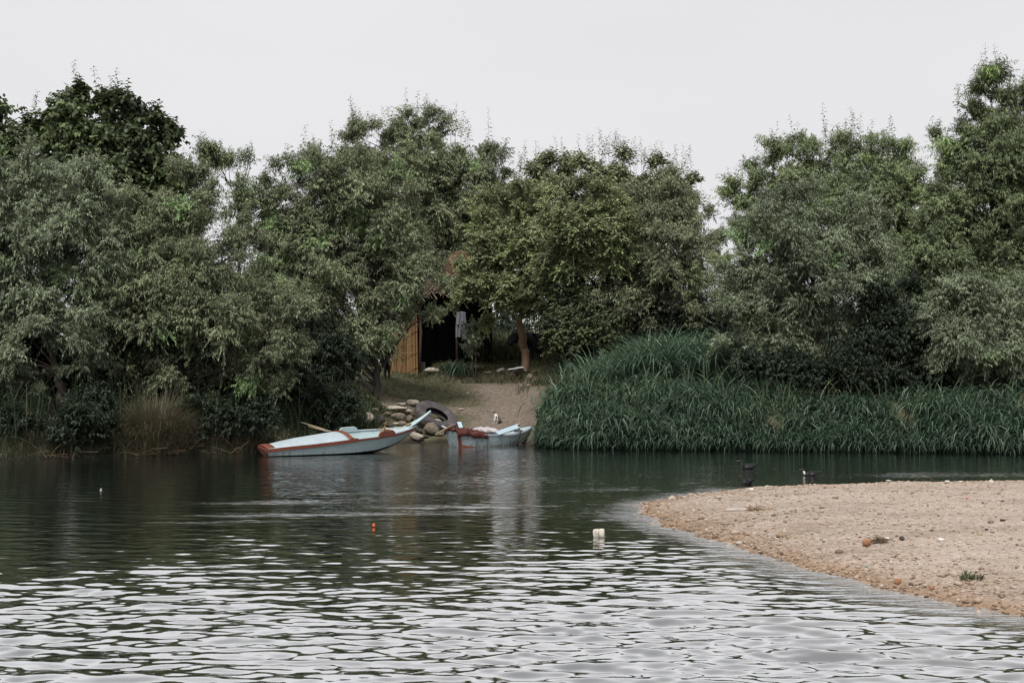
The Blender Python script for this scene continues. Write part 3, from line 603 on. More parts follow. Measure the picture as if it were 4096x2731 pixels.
tree('willow_tree', 'broad greyish willow drooping over the tall grass right of the gap', 'tree', (X_at(3250, 59.5), 59.5),
     [(3120, 930, 150, 150), (3300, 900, 150, 150), (3450, 1000, 140, 160), (3050, 1130, 160, 160), (3250, 1150, 200, 170), (3480, 1200, 140, 150), (3100, 1320, 170, 110), (3360, 1350, 170, 110), (3540, 1290, 100, 120, .8), (2970, 1010, 80, 110, .5), (3330, 1460, 130, 60, .7), (3180, 1420, 120, 80, .7), (3480, 1380, 120, 90, .7), (2940, 1250, 80, 110, .8), (2900, 1370, 80, 80, .6), (3020, 1420, 110, 80, .7), (3250, 1500, 150, 60, .6), (3560, 1430, 100, 80, .6), (3540, 1090, 70, 90, .8)],
     leaf='willow_pale', bark='bark', seed=53, tone=.42, limbs=.6)
tree('willow_tree', 'tallest dark green tree at the right edge with a pointed top', 'tree', (X_at(3950, 64), 64),
     [(3960, 360, 75, 90, .75), (4050, 450, 100, 110, .8), (3900, 510, 80, 90, .8), (3850, 640, 120, 120, .9), (4030, 650, 170, 170), (3800, 850, 140, 150), (4020, 900, 190, 190), (3750, 1050, 110, 130), (3930, 1130, 200, 170), (4150, 700, 140, 280), (4150, 1100, 150, 250), (3980, 300, 40, 40, .5), (3960, 1330, 200, 150), (3700, 1250, 120, 130), (3640, 1130, 100, 150, .9), (3620, 1380, 120, 120, .9), (4200, 1350, 150, 200)],
     leaf='willow_green', bark='bark_dark', seed=59, ll=.22, lw=.04, tone=.4, shoot=[(3990, 320, 5, 30), (3870, 450, 3, 20), (4070, 380, 4, 40)])
tree('willow_bush', 'low greyish willow bush hanging over the grass at the right edge', 'bush', (X_at(3940, 56.6), 56.6),
     [(3830, 1190, 100, 80, .8), (3980, 1270, 110, 100, .85), (4070, 1240, 80, 100, .8), (3850, 1340, 110, 110, .85), (3960, 1420, 100, 90, .8), (3880, 1490, 80, 60, .6), (3900, 1250, 80, 100), (3800, 1450, 90, 90, .7), (4060, 1380, 90, 120, .8), (3990, 1540, 90, 60, .6), (3760, 1290, 80, 100, .7)],
     leaf='willow_pale', bark='bark', seed=61, parts=('stem', 'foliage'), tr=.07, tone=.4)
# undergrowth behind and between the trunks, with shade painted into the leaf colour
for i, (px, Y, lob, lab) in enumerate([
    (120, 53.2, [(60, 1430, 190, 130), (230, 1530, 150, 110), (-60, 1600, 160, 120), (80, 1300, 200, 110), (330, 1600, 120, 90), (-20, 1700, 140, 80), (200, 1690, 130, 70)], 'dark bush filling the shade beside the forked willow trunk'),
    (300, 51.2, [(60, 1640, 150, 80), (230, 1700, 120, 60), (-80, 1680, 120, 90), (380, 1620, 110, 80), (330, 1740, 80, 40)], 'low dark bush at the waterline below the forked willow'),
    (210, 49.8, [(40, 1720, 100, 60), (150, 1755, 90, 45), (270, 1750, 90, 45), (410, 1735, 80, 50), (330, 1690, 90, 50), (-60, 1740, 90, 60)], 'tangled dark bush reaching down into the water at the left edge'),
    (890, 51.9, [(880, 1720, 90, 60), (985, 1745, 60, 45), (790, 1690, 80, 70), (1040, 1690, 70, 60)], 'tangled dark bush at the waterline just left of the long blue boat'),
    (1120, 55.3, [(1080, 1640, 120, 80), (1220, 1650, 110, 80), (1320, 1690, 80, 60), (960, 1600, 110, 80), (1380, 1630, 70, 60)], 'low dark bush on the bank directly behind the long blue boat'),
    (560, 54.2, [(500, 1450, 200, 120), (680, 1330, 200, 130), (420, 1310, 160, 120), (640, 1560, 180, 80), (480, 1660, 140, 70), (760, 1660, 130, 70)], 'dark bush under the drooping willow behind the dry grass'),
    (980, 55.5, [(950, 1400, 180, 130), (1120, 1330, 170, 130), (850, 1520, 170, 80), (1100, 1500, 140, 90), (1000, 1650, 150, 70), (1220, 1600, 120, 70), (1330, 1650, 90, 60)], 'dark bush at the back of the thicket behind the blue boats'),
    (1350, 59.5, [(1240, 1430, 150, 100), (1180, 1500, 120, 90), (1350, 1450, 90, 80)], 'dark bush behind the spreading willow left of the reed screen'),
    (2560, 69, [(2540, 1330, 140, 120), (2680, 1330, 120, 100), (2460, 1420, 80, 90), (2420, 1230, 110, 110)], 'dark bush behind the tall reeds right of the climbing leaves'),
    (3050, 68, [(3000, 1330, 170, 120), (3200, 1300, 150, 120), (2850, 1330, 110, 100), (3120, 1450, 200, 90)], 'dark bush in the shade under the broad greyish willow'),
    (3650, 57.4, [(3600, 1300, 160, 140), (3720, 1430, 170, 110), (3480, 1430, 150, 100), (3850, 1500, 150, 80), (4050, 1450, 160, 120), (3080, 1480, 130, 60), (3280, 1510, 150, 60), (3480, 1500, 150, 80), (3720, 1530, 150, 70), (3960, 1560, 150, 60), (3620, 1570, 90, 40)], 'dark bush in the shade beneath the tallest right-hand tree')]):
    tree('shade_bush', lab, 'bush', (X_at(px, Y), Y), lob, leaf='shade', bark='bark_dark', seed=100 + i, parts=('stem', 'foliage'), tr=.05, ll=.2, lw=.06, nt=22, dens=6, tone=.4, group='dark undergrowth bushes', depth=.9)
# distant belt of trees beyond the bank
def far_wood():
    rg = np.random.default_rng(9); n = 900
    x = rg.uniform(-75, 75, n); y = rg.uniform(100, 118, n); h = 4.3 + 1.3 * np.sin(x * .21) + .8 * np.sin(x * .53 + 1) + rg.normal(0, .4, n)
    z = 2.9 + rg.uniform(.02, 1, n) * h
    S = np.stack([x, y, z], -1)
    V, Fq, t = crown(S, np.full(n, 1.4), .42 + rg.normal(0, .13, n), rg, nt=20, K=9, ll=.5, lw=.16)
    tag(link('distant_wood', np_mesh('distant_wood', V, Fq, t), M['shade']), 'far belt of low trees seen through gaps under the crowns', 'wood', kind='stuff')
far_wood()

# ------------------------------------------------------------------ grasses
def grass_obj(name, arrs, mat, label, cat, kind='stuff', parent=None):
    V = []; Fq = []; T = []; o = 0
    for v, f, t in arrs: V.append(v); Fq.append(f + o); T.append(t); o += len(v)
    ob = link(name, np_mesh(name, np.concatenate(V), np.concatenate(Fq), np.concatenate(T)), M[mat], parent)
    if label: tag(ob, label, cat, kind=kind)
    return ob
def onbank(x, y, dz=-.03): return np.stack([x, y, terr(x, y) + dz], -1)
def right_reeds():
    rg = np.random.default_rng(31); A = []
    N = 60000
    x = rg.uniform(-.2, 25, N); d = rg.uniform(-.15, 8.5, N) ** 1.0; y = Yedge(x) + d
    xb = np.interp(y, [56, 58, 60, 63, 67, 75], [0.35, .5, .85, 1.5, 2.6, 4.4])
    tuft = np.sin(x * 2.3 + np.sin(y * 1.1) * 1.5) * np.sin(y * 2.0 + np.sin(x * .9) * 1.4)
    k = (x > xb + rg.normal(0, .18, N)) & (rg.uniform(0, 1, N) < (.45 + .35 * tuft) * np.interp(d, [0, 2, 5, 8], [1, .9, .6, .45]))
    x, y, d, tuft = x[k], y[k], d[k], tuft[k]; n = len(x)
    nT = 1700; ty = rg.uniform(0, 1, nT); tx = rg.uniform(-.2, 25, nT); td = rg.uniform(-.1, 8.5, nT); ta = rg.normal(PI * 1.1, .55, nT); tl = rg.uniform(.65, 1.5, nT); tt = rg.normal(.42, .09, nT)
    tY = Yedge(tx) + td; kk = rg.integers(0, nT, 44000)
    x = tx[kk] + rg.normal(0, .115, len(kk)); y = tY[kk] + rg.normal(0, .115, len(kk)); d = y - Yedge(x)
    xb = np.interp(y, [56, 58, 60, 63, 67, 75], [0.95, .95, 1.1, 1.6, 2.6, 4.4])
    ok = (x > xb) & (d > -.3) & (rg.uniform(0, 1, len(kk)) < np.interp(d, [0, 2, 5, 8], [1, .9, .65, .5]) * (1 - .75 * sstep(2.2, 3.6, d) * sstep(8.5, 11, x))) & ((np.sin(x * 1.9 + np.sin(y * 1.4) * 2) * np.sin(y * 1.7 + x * .6) > -.55) | (d < .8)); kk = kk[ok]; x = x[ok]; y = y[ok]; xb = xb[ok]; d = d[ok]; n = len(x)
    L = tl[kk] * rg.uniform(.7, 1.3, n) * np.interp(x - xb, [0, .8, 2], [.5, .8, 1]) * np.interp(d, [0, 1.5, 3, 5, 8], [1.0, 1.1, .9, .75, .7]) * (1 + .42 * np.sin(x * .9 + 2 * np.sin(y * .7)) * np.sin(y * 1.1 + x * .4))
    A.append(blades(onbank(x, y), rg, L, rg.uniform(.036, .062, n), ta[kk] + rg.normal(0, .55, n), rg.uniform(.05, .45, n), rg.uniform(1.3, 2.7, n), 6, np.clip(tt[kk] + rg.normal(0, .22, n), 0, .97)))
    # waterside fringe leaning out over the river
    n = 7000; x = rg.uniform(1.05, 25, n); y = Yedge(x) + rg.uniform(-.3, .35, n) + .22 * np.sin(x * 2.7) * np.sin(x * 1.1 + 1)
    A.append(blades(onbank(x, y), rg, rg.uniform(.45, 1.5, n), rg.uniform(.03, .05, n), rg.normal(PI * 1.12, .5, n), rg.uniform(.2, .7, n), rg.uniform(1.1, 2.1, n), 6))
    n = 420; x = rg.uniform(1.3, 24, n); y = Yedge(x) + rg.uniform(.1, 6, n)            # taller stray stems and yellowed blades
    A.append(blades(onbank(x, y), rg, rg.uniform(1.3, 2.1, n), rg.uniform(.03, .05, n), rg.normal(PI * 1.1, 1.0, n), rg.uniform(.0, .35, n), rg.uniform(.6, 2.0, n), 6, np.clip(.9 + rg.normal(0, .1, n), 0, 1)))
    # taller clump behind
    n = 7000; px = np.concatenate([rg.normal(2620, 150, 4600), rg.normal(2950, 130, 2400)]); Y = rg.uniform(60.5, 65, n); x = (px - 2048) / F * Y
    A.append(blades(onbank(x, Y), rg, rg.uniform(1.5, 3.3, n) * np.interp(px, [2450, 2600, 3000, 3200], [.6, 1, 1, .7]), rg.uniform(.035, .06, n), rg.uniform(0, 2 * PI, n), rg.uniform(.02, .4, n), rg.uniform(1.0, 2.4, n), 6, np.clip(.5 + rg.normal(0, .15, n), 0, .95)))
    grass_obj('tall_grass', A, 'reed', 'tall arching green grass covering the bank right of the path', 'grass')
right_reeds()
def left_bank_grass():
    rg = np.random.default_rng(37); A = []
    N = 24000; x = rg.uniform(-25, -3.2, N); d = rg.uniform(-.15, 3.6, N); y = Yedge(x) + d
    k = (x < np.interp(y, [52, 56, 58, 60], [-4.0, -5.6, -5.4, -6.5])) & (rg.uniform(0, 1, N) < .6)
    x, y, d = x[k], y[k], d[k]; n = len(x)
    A.append(blades(onbank(x, y), rg, rg.uniform(.3, .95, n) * np.interp(d, [0, 1, 3], [.8, 1, 1]), rg.uniform(.014, .03, n), rg.normal(PI, 1.3, n), rg.uniform(.0, .4, n), rg.uniform(.4, 1.8, n), 5, np.clip(.38 + rg.normal(0, .2, n), 0, 1)))
    n = 650; x = rg.uniform(-24, -5.5, n); y = Yedge(x) + rg.uniform(.3, 2.6, n)                 # stray tall reed stems
    A.append(blades(onbank(x, y), rg, rg.uniform(1.3, 2.3, n), rg.uniform(.016, .026, n), rg.uniform(0, 2 * PI, n), rg.uniform(0, .25, n), rg.uniform(.1, .9, n), 5, np.clip(.6 + rg.normal(0, .2, n), 0, 1)))
    grass_obj('bank_grass', A, 'reed_dark', 'dark rough grass and thin reeds along the foot of the left bank', 'grass')
left_bank_grass()
def dry_clump(label, pxs, py, n, h, seed, Yo=.25):
    rg = np.random.default_rng(seed); A = []
    px = rg.normal(pxs[0], pxs[1], n); Y = np.interp(px, [a for a, b in _edge], _ey) + rg.normal(Yo + .2, .28, n)
    x = (px - 2048) / F * Y; b = onbank(x, Y); c = np.array([x.mean(), Y.mean()])
    az = np.arctan2(x - c[0], Y - c[1]) + rg.normal(0, .9, n)
    g = np.exp(-((px - pxs[0]) / (pxs[1] * 1.5)) ** 2)
    A = blades(b, rg, h * rg.uniform(.55, 1.2, n) * (.45 + .65 * g), rg.uniform(.009, .017, n), az, rg.uniform(.05, .55, n), rg.uniform(.3, 1.9, n), 5, np.clip(.36 + rg.normal(0, .2, n), 0, .95))
    root = empty('dry_grass_clump', (c[0], c[1], tz(*c))); V = A[0] - np.array(root.location)
    link('foliage', np_mesh('foliage', V, A[1], A[2]), M['dry'], root)
    mb = MB()
    for i in range(42 if n > 2000 else 14):
        q = rg.normal(pxs[0], pxs[1] * .9); Yq = float(np.interp(q, [a for a, b in _edge], _ey)) + rg.uniform(-.25, .3); xq = X_at(q, Yq)
        a = Vector((xq, Yq, max(.03, tz(xq, Yq)))) - root.location; t_ = rg.choice([-1, 1]) * rg.uniform(.5, 1.45)
        e = a + Vector((math.sin(t_), rg.normal(-.15, .2), abs(math.cos(t_)) * .8)) * rg.uniform(.4, 1.1)
        mid = (a + e) / 2 + Vector((0, 0, rg.uniform(0, .12)))
        mb.tube([a, mid, e], [.011, .009, .005], 4)
    o = mb.build('dead_stalk', M['deadstem'], root); o['kind'] = 'stuff'
    a = o.data.attributes.new('tint', 'FLOAT', 'FACE'); a.data.foreach_set('value', np.repeat(rg.uniform(.2, 1, len(o.data.polygons) // 10 + 1), 10)[:len(o.data.polygons)].astype(np.float32))
    tag(root, label, 'dry grass', 'dry grass clumps at the left waterline')
dry_clump('large mound of brown dry grass with broken stalks at the waterline left of the boats', (640, 82), 1800, 5600, 1.7, 51)
dry_clump('smaller tangle of pale dry stalks between the mound and the long blue boat', (920, 60), 1800, 1100, .95, 52)
dry_clump('thin straggle of dry stalks at the waterline below the forked willow', (190, 110), 1815, 1000, .8, 53)
def path_turf():
    rg = np.random.default_rng(61); N = 60000
    x = rg.uniform(-8.5, 3.5, N); y = rg.uniform(56.5, 77, N)
    cx = np.interp(y, [57, 60, 63, 66, 69, 72, 76], [-1.2, -.6, .1, .2, -.2, -1.2, -2.5]); hw = np.interp(y, [57, 60, 63, 66, 69, 72], [2.4, 1.8, 1.5, 1.8, 2.6, 3.2])
    bare = (1 - sstep(.5, 1.2, abs(x - cx) / hw)) * sstep(75, 72.6, y)
    pat = .5 + .5 * np.sin(x * 1.4 + np.sin(y * .9) * 2) * np.sin(y * .8 + 1.0)
    k = (y - Yedge(x) > .5) & (rg.uniform(0, 1, N) < (1 - bare) * .75 + .10 * pat) & (rg.uniform(0, 1, N) < .35 + .65 * pat)
    x, y = x[k], y[k]; n = len(x)
    grow = np.interp(y, [60, 73, 75, 77], [.7, 1.0, 2.6, 3.5])
    A = [blades(onbank(x, y, -.01), rg, rg.uniform(.05, .14, n) * grow, rg.uniform(.012, .022, n), rg.uniform(0, 2 * PI, n), rg.uniform(0, .6, n), rg.uniform(.2, 1.4, n), 3)]
    # longer grass at the foot of the spreading willow and along the low stone edging
    for px, py, sp, n, h in [(1480, 1610, 60, 1500, .35), (1350, 1600, 90, 1500, .5), (1950, 1500, 150, 2600, .38), (1800, 1480, 60, 900, .5), (2120, 1500, 60, 1200, .5), (2220, 1530, 60, 1500, .55), (1360, 1690, 50, 700, .4)]:
        c = G(px, py); x = rg.normal(c.x, sp * mpp(c.y), n); y = rg.normal(c.y, .5, n)
        A.append(blades(onbank(x, y), rg, h * rg.uniform(.5, 1.2, n), rg.uniform(.014, .026, n), rg.uniform(0, 2 * PI, n), rg.uniform(0, .5, n), rg.uniform(.3, 1.6, n), 4))
    n = 3800; x = rg.uniform(-2.2, 3.2, n); y = rg.uniform(76.5, 84, n)
    grass_obj('field_grass', [blades(onbank(x, y), rg, rg.uniform(1.2, 2.3, n), rg.uniform(.03, .05, n), rg.uniform(0, 2 * PI, n), rg.uniform(0, .4, n), rg.uniform(.3, 1.5, n), 5)], 'olive', 'pale green field grass seen past the leaning trunk behind the hut', 'grass')
    grass_obj('path_turf', A, 'turf', 'thin trampled turf beside the earth path up to the hut', 'grass')
path_turf()

# ------------------------------------------------------------------ hut on the bank
M['reedwall'] = tintmat('dry_reed_screen', [(0, (.06, .032, .014)), (.35, (.16, .085, .036)), (.7, (.26, .15, .065)), (1, (.36, .235, .12))], .7)
M['thatch'] = tintmat('old_thatch', [(0, (.09, .065, .05)), (.5, (.2, .155, .12)), (1, (.33, .26, .2))], .9)
M['tarp'] = surf('black_tarpaulin', [(.3, (.006, .007, .009)), (.7, (.014, .015, .018))], 2, .7, .5, 4, .05)  # near-black colour carries the shade inside the hut
M['post'] = surf('weathered_post', [(.3, (.06, .04, .03)), (.7, (.13, .09, .07))], 8, .9, .4, 20, .01, (1, 1, .2))
M['heap'] = tintmat('rust_brown_straw', [(0, (.05, .028, .017)), (.5, (.115, .066, .038)), (1, (.21, .145, .09))], .9)
M['concrete'] = surf('grey_concrete', [(.3, (.12, .12, .115)), (.7, (.2, .195, .185))], 6, .9, .4, 25, .01)
M['cloth'] = surf('grey_lilac_cloth', [(.3, (.13, .125, .15)), (.7, (.22, .215, .25))], 9, .95, .3, 30, .01, (3, 3, .4))
def set_tint(o, vals):
    a = o.data.attributes.new('tint', 'FLOAT', 'FACE'); a.data.foreach_set('value', np.ascontiguousarray(vals, np.float32))
def strands(segs, mat, name, parent, rad=(.008, .014), sides=4, seed=1, zero=(0, 0, 0)):
    """Many thin stalks as one patterned mesh; segs: list of point lists."""
    rg = np.random.default_rng(seed); mb = MB(); T = []
    for pts in segs:
        b = len(mb.f); r = rg.uniform(*rad); mb.tube([Vector(p) - Vector(zero) for p in pts], r, sides); T += [rg.uniform(0, 1)] * (len(mb.f) - b)
    o = mb.build(name, M[mat], parent); set_tint(o, T); return o
def hut():
    rg = np.random.default_rng(4)
    c = P(1800, 1495, 73.5); base = Vector((c.x, 74.5, tz(c.x, 74.5))); root = empty('reed_hut', base)
    tag(root, 'open reed roofed hut with a black interior at the head of the earth path', 'hut')
    # reed screen at the front left corner
    segs = []
    for i in range(120):
        t = i / 119; xb = 1561 + 110 * t; xt = 1580 + 88 * t; Y = 73.0 + .25 * (1 - t)
        a = P(xb, 1494 + rg.normal(0, 3), Y); b = P(xt + rg.normal(0, 2), 1272 + rg.normal(0, 5) - 12 * t, Y)
        a.z = min(a.z, tz(a.x, Y)) - .05; m = (a + b) / 2 + Vector((rg.normal(0, .012), rg.normal(0, .02), 0)); segs.append([a, m, b])
    for k, z in enumerate((1325, 1410, 1470)): segs.append([P(1568, z, 72.98), P(1620, z + 3, 72.9), P(1671, z, 72.98)])
    strands(segs, 'reedwall', 'reed_screen', root, (.011, .02), 5, 3, base)
    # posts
    for px, py0, py1, Y, r in [(1676, 1500, 1150, 73.2, .085), (1828, 1470, 1150, 73.0, .06), (1600, 1500, 1150, 77.5, .07), (1965, 1490, 1150, 77.3, .08), (2212, 1510, 1120, 73.5, .06), (2200, 1500, 1120, 77.5, .06)]:
        a = P(px, py0, Y); a.z = tz(a.x, Y) - .1; b = P(px + rg.normal(0, 3), py1, Y); mb = MB()
        mb.tube([a - base, (a + b) / 2 - base + Vector((rg.normal(0, .04), 0, 0)), b - base], [r, r * .92, r * .85], 8); mb.build('post', M['post'], root, True)
    # interior walls coloured near black to stand for the shade inside
    def sheet(name, p0, p1, Y0, Y1, ptop):
        rows = []
        for j in range(9):
            row = []
            for i in range(25):
                t = i / 24; px = p0 + (p1 - p0) * t; Y = Y0 + (Y1 - Y0) * t
                a = P(px, 1500, Y); z0 = tz(a.x, Y) - .1; zt = P(px, ptop, Y).z
                row.append(Vector((a.x + .03 * math.sin(j), Y + .06 * math.sin(t * 40) + .05 * math.sin(j * 1.3 + t * 9), z0 + (zt - z0) * j / 8)) - base)
            rows.append(row)
        mb = MB(); mb.grid(rows); o = mb.build(name, M['tarp'], root, True)
        s = o.modifiers.new('s', 'SOLIDIFY'); s.thickness = .015
    sheet('back_wall', 1600, 1962, 77.4, 77.2, 1140); sheet('side_wall', 1600, 1598, 77.3, 73.3, 1160); sheet('inner_wall', 1962, 1966, 77.1, 74.4, 1160)
    # thatch roof: a bed of long reeds on poles, sagging towards the right
    segs = []
    for i in range(900):
        v = rg.uniform(0, 1); Y = 72.3 + v * 5.9; u = rg.uniform(-.1, .82); ln = rg.uniform(.18, .4)
        def rp(u_, dz):
            px = 1590 + 640 * u_; top = 1112 + 8 * math.sin(u_ * 5) + 34 * max(0, u_ - .55) ; z = P(px, top, 73.5).z + .45 * math.sin(v * PI) ** .8 - .25 * (1 - v)
            return Vector((X_at(px, 73.5), Y, z + dz))
        dz = rg.uniform(-.5, .05); segs.append([rp(u, dz), rp(u + ln / 2, dz + rg.normal(0, .04)), rp(u + ln, dz + rg.normal(0, .08))])
    for i in range(320):                                   # ragged hanging eave
        u = rg.uniform(0, 1); px = 1590 + 640 * u; a = P(px, 1135 + rg.normal(0, 14) + 25 * max(0, u - .55), 72.3); segs.append([a, a + Vector((rg.normal(0, .12), -.08, -.25)), a + Vector((rg.normal(0, .25), -.1, -rg.uniform(.3, .62)))])
    strands(segs, 'thatch', 'roof', root, (.014, .03), 4, 6, base)
    mb = MB()
    rows = [[P(1592 + 635 * i / 12, 1126 + 34 * max(0, i / 12 - .55) + 4 * math.sin(i * 2.1), 73.5) * 1 for i in range(13)] for j in range(2)]
    rows = [[Vector((p.x, 72.5 if j == 0 else 78.0, p.z - (.3 if j == 0 else .2))) - base for p in r] for j, r in enumerate(rows)]
    mb.grid(rows); o = mb.build('roof_deck', M['post'], root); s = o.modifiers.new('s', 'SOLIDIFY'); s.thickness = .08
    # heap of straw drying on the roof
    hb = P(1852, 1112, 75.5); hr = empty('straw_heap', hb)
    tag(hr, 'rust brown rounded heap of dry straw on the hut roof', 'straw heap')
    V, Fc = IV3.copy(), IF3; k = mpp(75.5)
    s = V * np.array([74 * k, 1.0, 108 * k]); s[:, 2] = np.maximum(s[:, 2], -.3); s[:, 0] += .12 * np.sin(V[:, 2] * 5) - .25 * (1 - np.clip(V[:, 2], 0, 1)) * (V[:, 0] < 0)
    s += rg.normal(0, .03, s.shape); me = np_mesh('straw', s, Fc, np.clip(rg.normal(.4, .2, len(Fc)), 0, 1)); link('straw', me, M['heap'], hr)
    segs = []
    for i in range(700):
        d = nrm(rg.normal(0, 1, 3)); d[2] = abs(d[2]); p = d * np.array([76 * k, 1.02, 110 * k]); t = nrm(rg.normal(0, 1, 3)); t[2] -= .6
        segs.append([p, p + t * .12 + d * .02, p + t * .26 - d * .02])
    o = strands(segs, 'heap', 'loose_stalks', hr, (.008, .015), 3, 8); o['kind'] = 'stuff'
    # cloth on the post
    cr = P(1845, 1302, 72.6)
    def leg(x0, x1, y0, y1, sway, ph):
        mb = MB(); rows = []
        for j in range(15):
            t = j / 14; row = []
            for i in range(9):
                u = i / 8; px = x0 + (x1 - x0) * u + sway * t * t; py = y0 + (y1 - y0) * t + 2 * math.sin(u * 7 + ph)
                row.append(P(px, py, 72.6 + .05 * math.sin(u * 11 + ph + t * 2) - .03 * t) - cr)
            rows.append(row)
        return mb.grid(rows)
    mb = MB()
    for a in [(1826, 1855, 1247, 1300, -2, 0), (1823, 1843, 1298, 1350, 0, 1), (1850, 1863, 1248, 1294, 4, 2), (1845, 1861, 1290, 1356, 5, 3)]:
        q = leg(*a); mb.add(q.v, q.f)
    o = mb.build('hanging_cloth', M['cloth'], None, True, cr); s = o.modifiers.new('s', 'SOLIDIFY'); s.thickness = .015
    tag(o, 'pale grey garment hung to dry on the hut post', 'garment')
    mb = MB(); mb.box((0, 0, 0), (26 * mpp(74), .3, 48 * mpp(74))); me = mb.mesh('concrete_block', [M['concrete']])
    bm = bmesh.new(); bm.from_mesh(me); bmesh.ops.bevel(bm, geom=bm.edges[:], offset=.025, segments=2); bm.to_mesh(me); bm.free()
    p = P(1688, 1448, 74); p.z = tz(p.x, 74) + 24 * mpp(74)
    tag(link('concrete_block', me, None, None, p), 'upright grey concrete block just inside the hut beside the reed screen', 'block')
hut()

# ------------------------------------------------------------------ stones
M['rock_pale'] = surf('pale_limestone', [(.25, (.2, .17, .135)), (.5, (.36, .315, .255)), (.75, (.46, .41, .345))], 7, .9, .7, 22, .03)
M['rock_brown'] = surf('brown_stone', [(.25, (.085, .068, .054)), (.5, (.17, .138, .108)), (.75, (.25, .205, .16))], 7, .9, .8, 20, .03)
M['rock_dark'] = surf('dark_wet_stone', [(.3, (.03, .027, .025)), (.7, (.08, .07, .06))], 7, .75, .7, 20, .03)  # darkest of the stone colours
def rock_mesh(name, size, seed, mat, angular=.7, flat=0):
    rg = np.random.default_rng(seed); n = nrm(rg.normal(0, 1, (10, 3))); dd = rg.uniform(.5, .95, 10)
    d = nrm(IV3.copy()); dot = d @ n.T; r = np.min(np.where(dot > .05, dd / np.maximum(dot, .05), 9), 1); r = np.minimum(r, 1.15)
    r = angular * r + (1 - angular) * .92
    v = d * r[:, None]; v = v / np.maximum(abs(v).max(0), 1e-6)
    v += .025 * np.stack([np.sin(v[:, 1] * 9 + seed), np.sin(v[:, 2] * 8 + seed * 2), np.sin(v[:, 0] * 7 + seed * 3)], -1)
    me = np_mesh(name, v * np.array(size) / 2, IF3, smooth=False); me.materials.append(M[mat]); return me
def rock(px, py, wd, ht, label, mat='rock_pale', seed=1, angular=.75, group=None, rz=0, ry=0, Y=None, name='stone', cat='stone', dy=.9, lift=0):
    g = G(px, py + ht / 2 - 2) if Y is None else P(px, py + ht / 2, Y); k = mpp(g.y)
    o = link(name, rock_mesh(name, (wd * k, wd * k * dy, ht * k), seed, mat, angular), None, None, (g.x, g.y + wd * k * .2, g.z + ht * k * .5 - .02 + lift))
    o.rotation_euler = (0, ry, rz); return tag(o, label, cat, group)
gp = 'rubble stones by the landing'
for a in [(1569, 1636, 120, 30, 'long pale slab lying on top of the rubble left of the tyre', 'rock_pale', 2, .95, .6),
          (1602, 1617, 52, 18, 'small pale slab tucked behind the long slab at the top of the rubble', 'rock_pale', 3, .9, .8),
          (1591, 1668, 64, 36, 'brown rounded stone directly under the long pale slab', 'rock_brown', 4, .7, .9),
          (1471, 1678, 52, 58, 'upright pale broken block at the left end of the rubble', 'rock_pale', 5, .95, .7),
          (1520, 1678, 44, 46, 'dark stone in shadow between the upright block and the brown stone', 'rock_dark', 6, .8, .9),
          (1636, 1677, 36, 36, 'mid grey stone wedged against the left side of the tyre', 'rock_brown', 7, .8, .9),
          (1581, 1693, 30, 15, 'thin flat chip of stone under the brown rounded stone', 'rock_pale', 8, .9, .9),
          (1608, 1693, 34, 26, 'small tan stone just above the raised prow of the long boat', 'rock_brown', 9, .8, .9),
          (1724, 1718, 72, 58, 'big rounded brown boulder in front of the tyre', 'rock_brown', 10, .65, .95),
          (1668, 1747, 62, 42, 'pale topped boulder at the water edge below the prow', 'rock_pale', 11, .85, .9),
          (1676, 1725, 34, 24, 'dark stone between the prow and the big rounded boulder', 'rock_dark', 12, .8, .9),
          (1716, 1668, 28, 26, 'stone seen through the left part of the tyre hole', 'rock_brown', 13, .8, .9),
          (1747, 1684, 38, 24, 'tan stone lying in the middle of the tyre hole', 'rock_pale', 14, .8, .9),
          (1757, 1737, 34, 22, 'small brown stone between the big boulder and the short boat', 'rock_brown', 15, .8, .9),
          (1650, 1612, 58, 30, 'pale earthy stone above the left edge of the tyre', 'rock_pale', 16, .5, .9),
          (1690, 1704, 30, 22, 'small grey stone behind the tip of the prow', 'rock_brown', 17, .8, .9),
          (1440, 1705, 40, 26, 'low dark stone at the foot of the upright pale block', 'rock_dark', 18, .8, .9)]:
    rock(a[0], a[1], a[2], a[3], a[4], a[5], a[6], a[7], gp, dy=a[8])
gh = 'stones edging the terrace before the hut'
for i, (px, py, w_, h_) in enumerate([(1545, 1655, 40, 22), (1625, 1645, 40, 24), (1555, 1700, 44, 26), (1640, 1708, 30, 20), (1500, 1640, 34, 20), (1600, 1715, 40, 22), (1660, 1655, 34, 30), (1530, 1620, 34, 16), (1700, 1745, 28, 20), (1430, 1660, 34, 24)]):
    rock(px, py, w_, h_, 'small brown filler stone between the larger stones of the landing rubble', ['rock_brown', 'rock_pale', 'rock_dark'][i % 3] if i % 3 else 'rock_brown', 70 + i, .85, 'filler stones in the landing rubble', Y=None)
rock(1730, 1483, 70, 28, 'large smooth tan boulder beside the reed screen', 'rock_pale', 31, .35, gh, dy=.7)
rock(1897, 1470, 68, 18, 'flat pale stone in the grass below the thin sapling', 'rock_pale', 32, .85, gh, dy=.7)
rock(2003, 1483, 38, 28, 'tilted squarish stone left of the white board', 'rock_pale', 33, .9, gh, ry=-.35)
rock(2090, 1482, 76, 48, 'largest terrace stone at the foot of the leaning trunk', 'rock_brown', 34, .6, gh)
rock(1950, 1492, 40, 22, 'half buried brown stone between the flat stone and the squarish one', 'rock_brown', 35, .7, gh)
rock(2141, 1521, 26, 16, 'small grey layered stone right of the terrace edge', 'rock_pale', 36, .9, gh)
rock(2120, 1508, 30, 26, 'brown stone propping the right end of the terrace', 'rock_brown', 37, .8, gh)
rock(1846, 1637, 27, 12, 'lone pale stone on the turf behind the tyre', 'rock_pale', 38, .5)
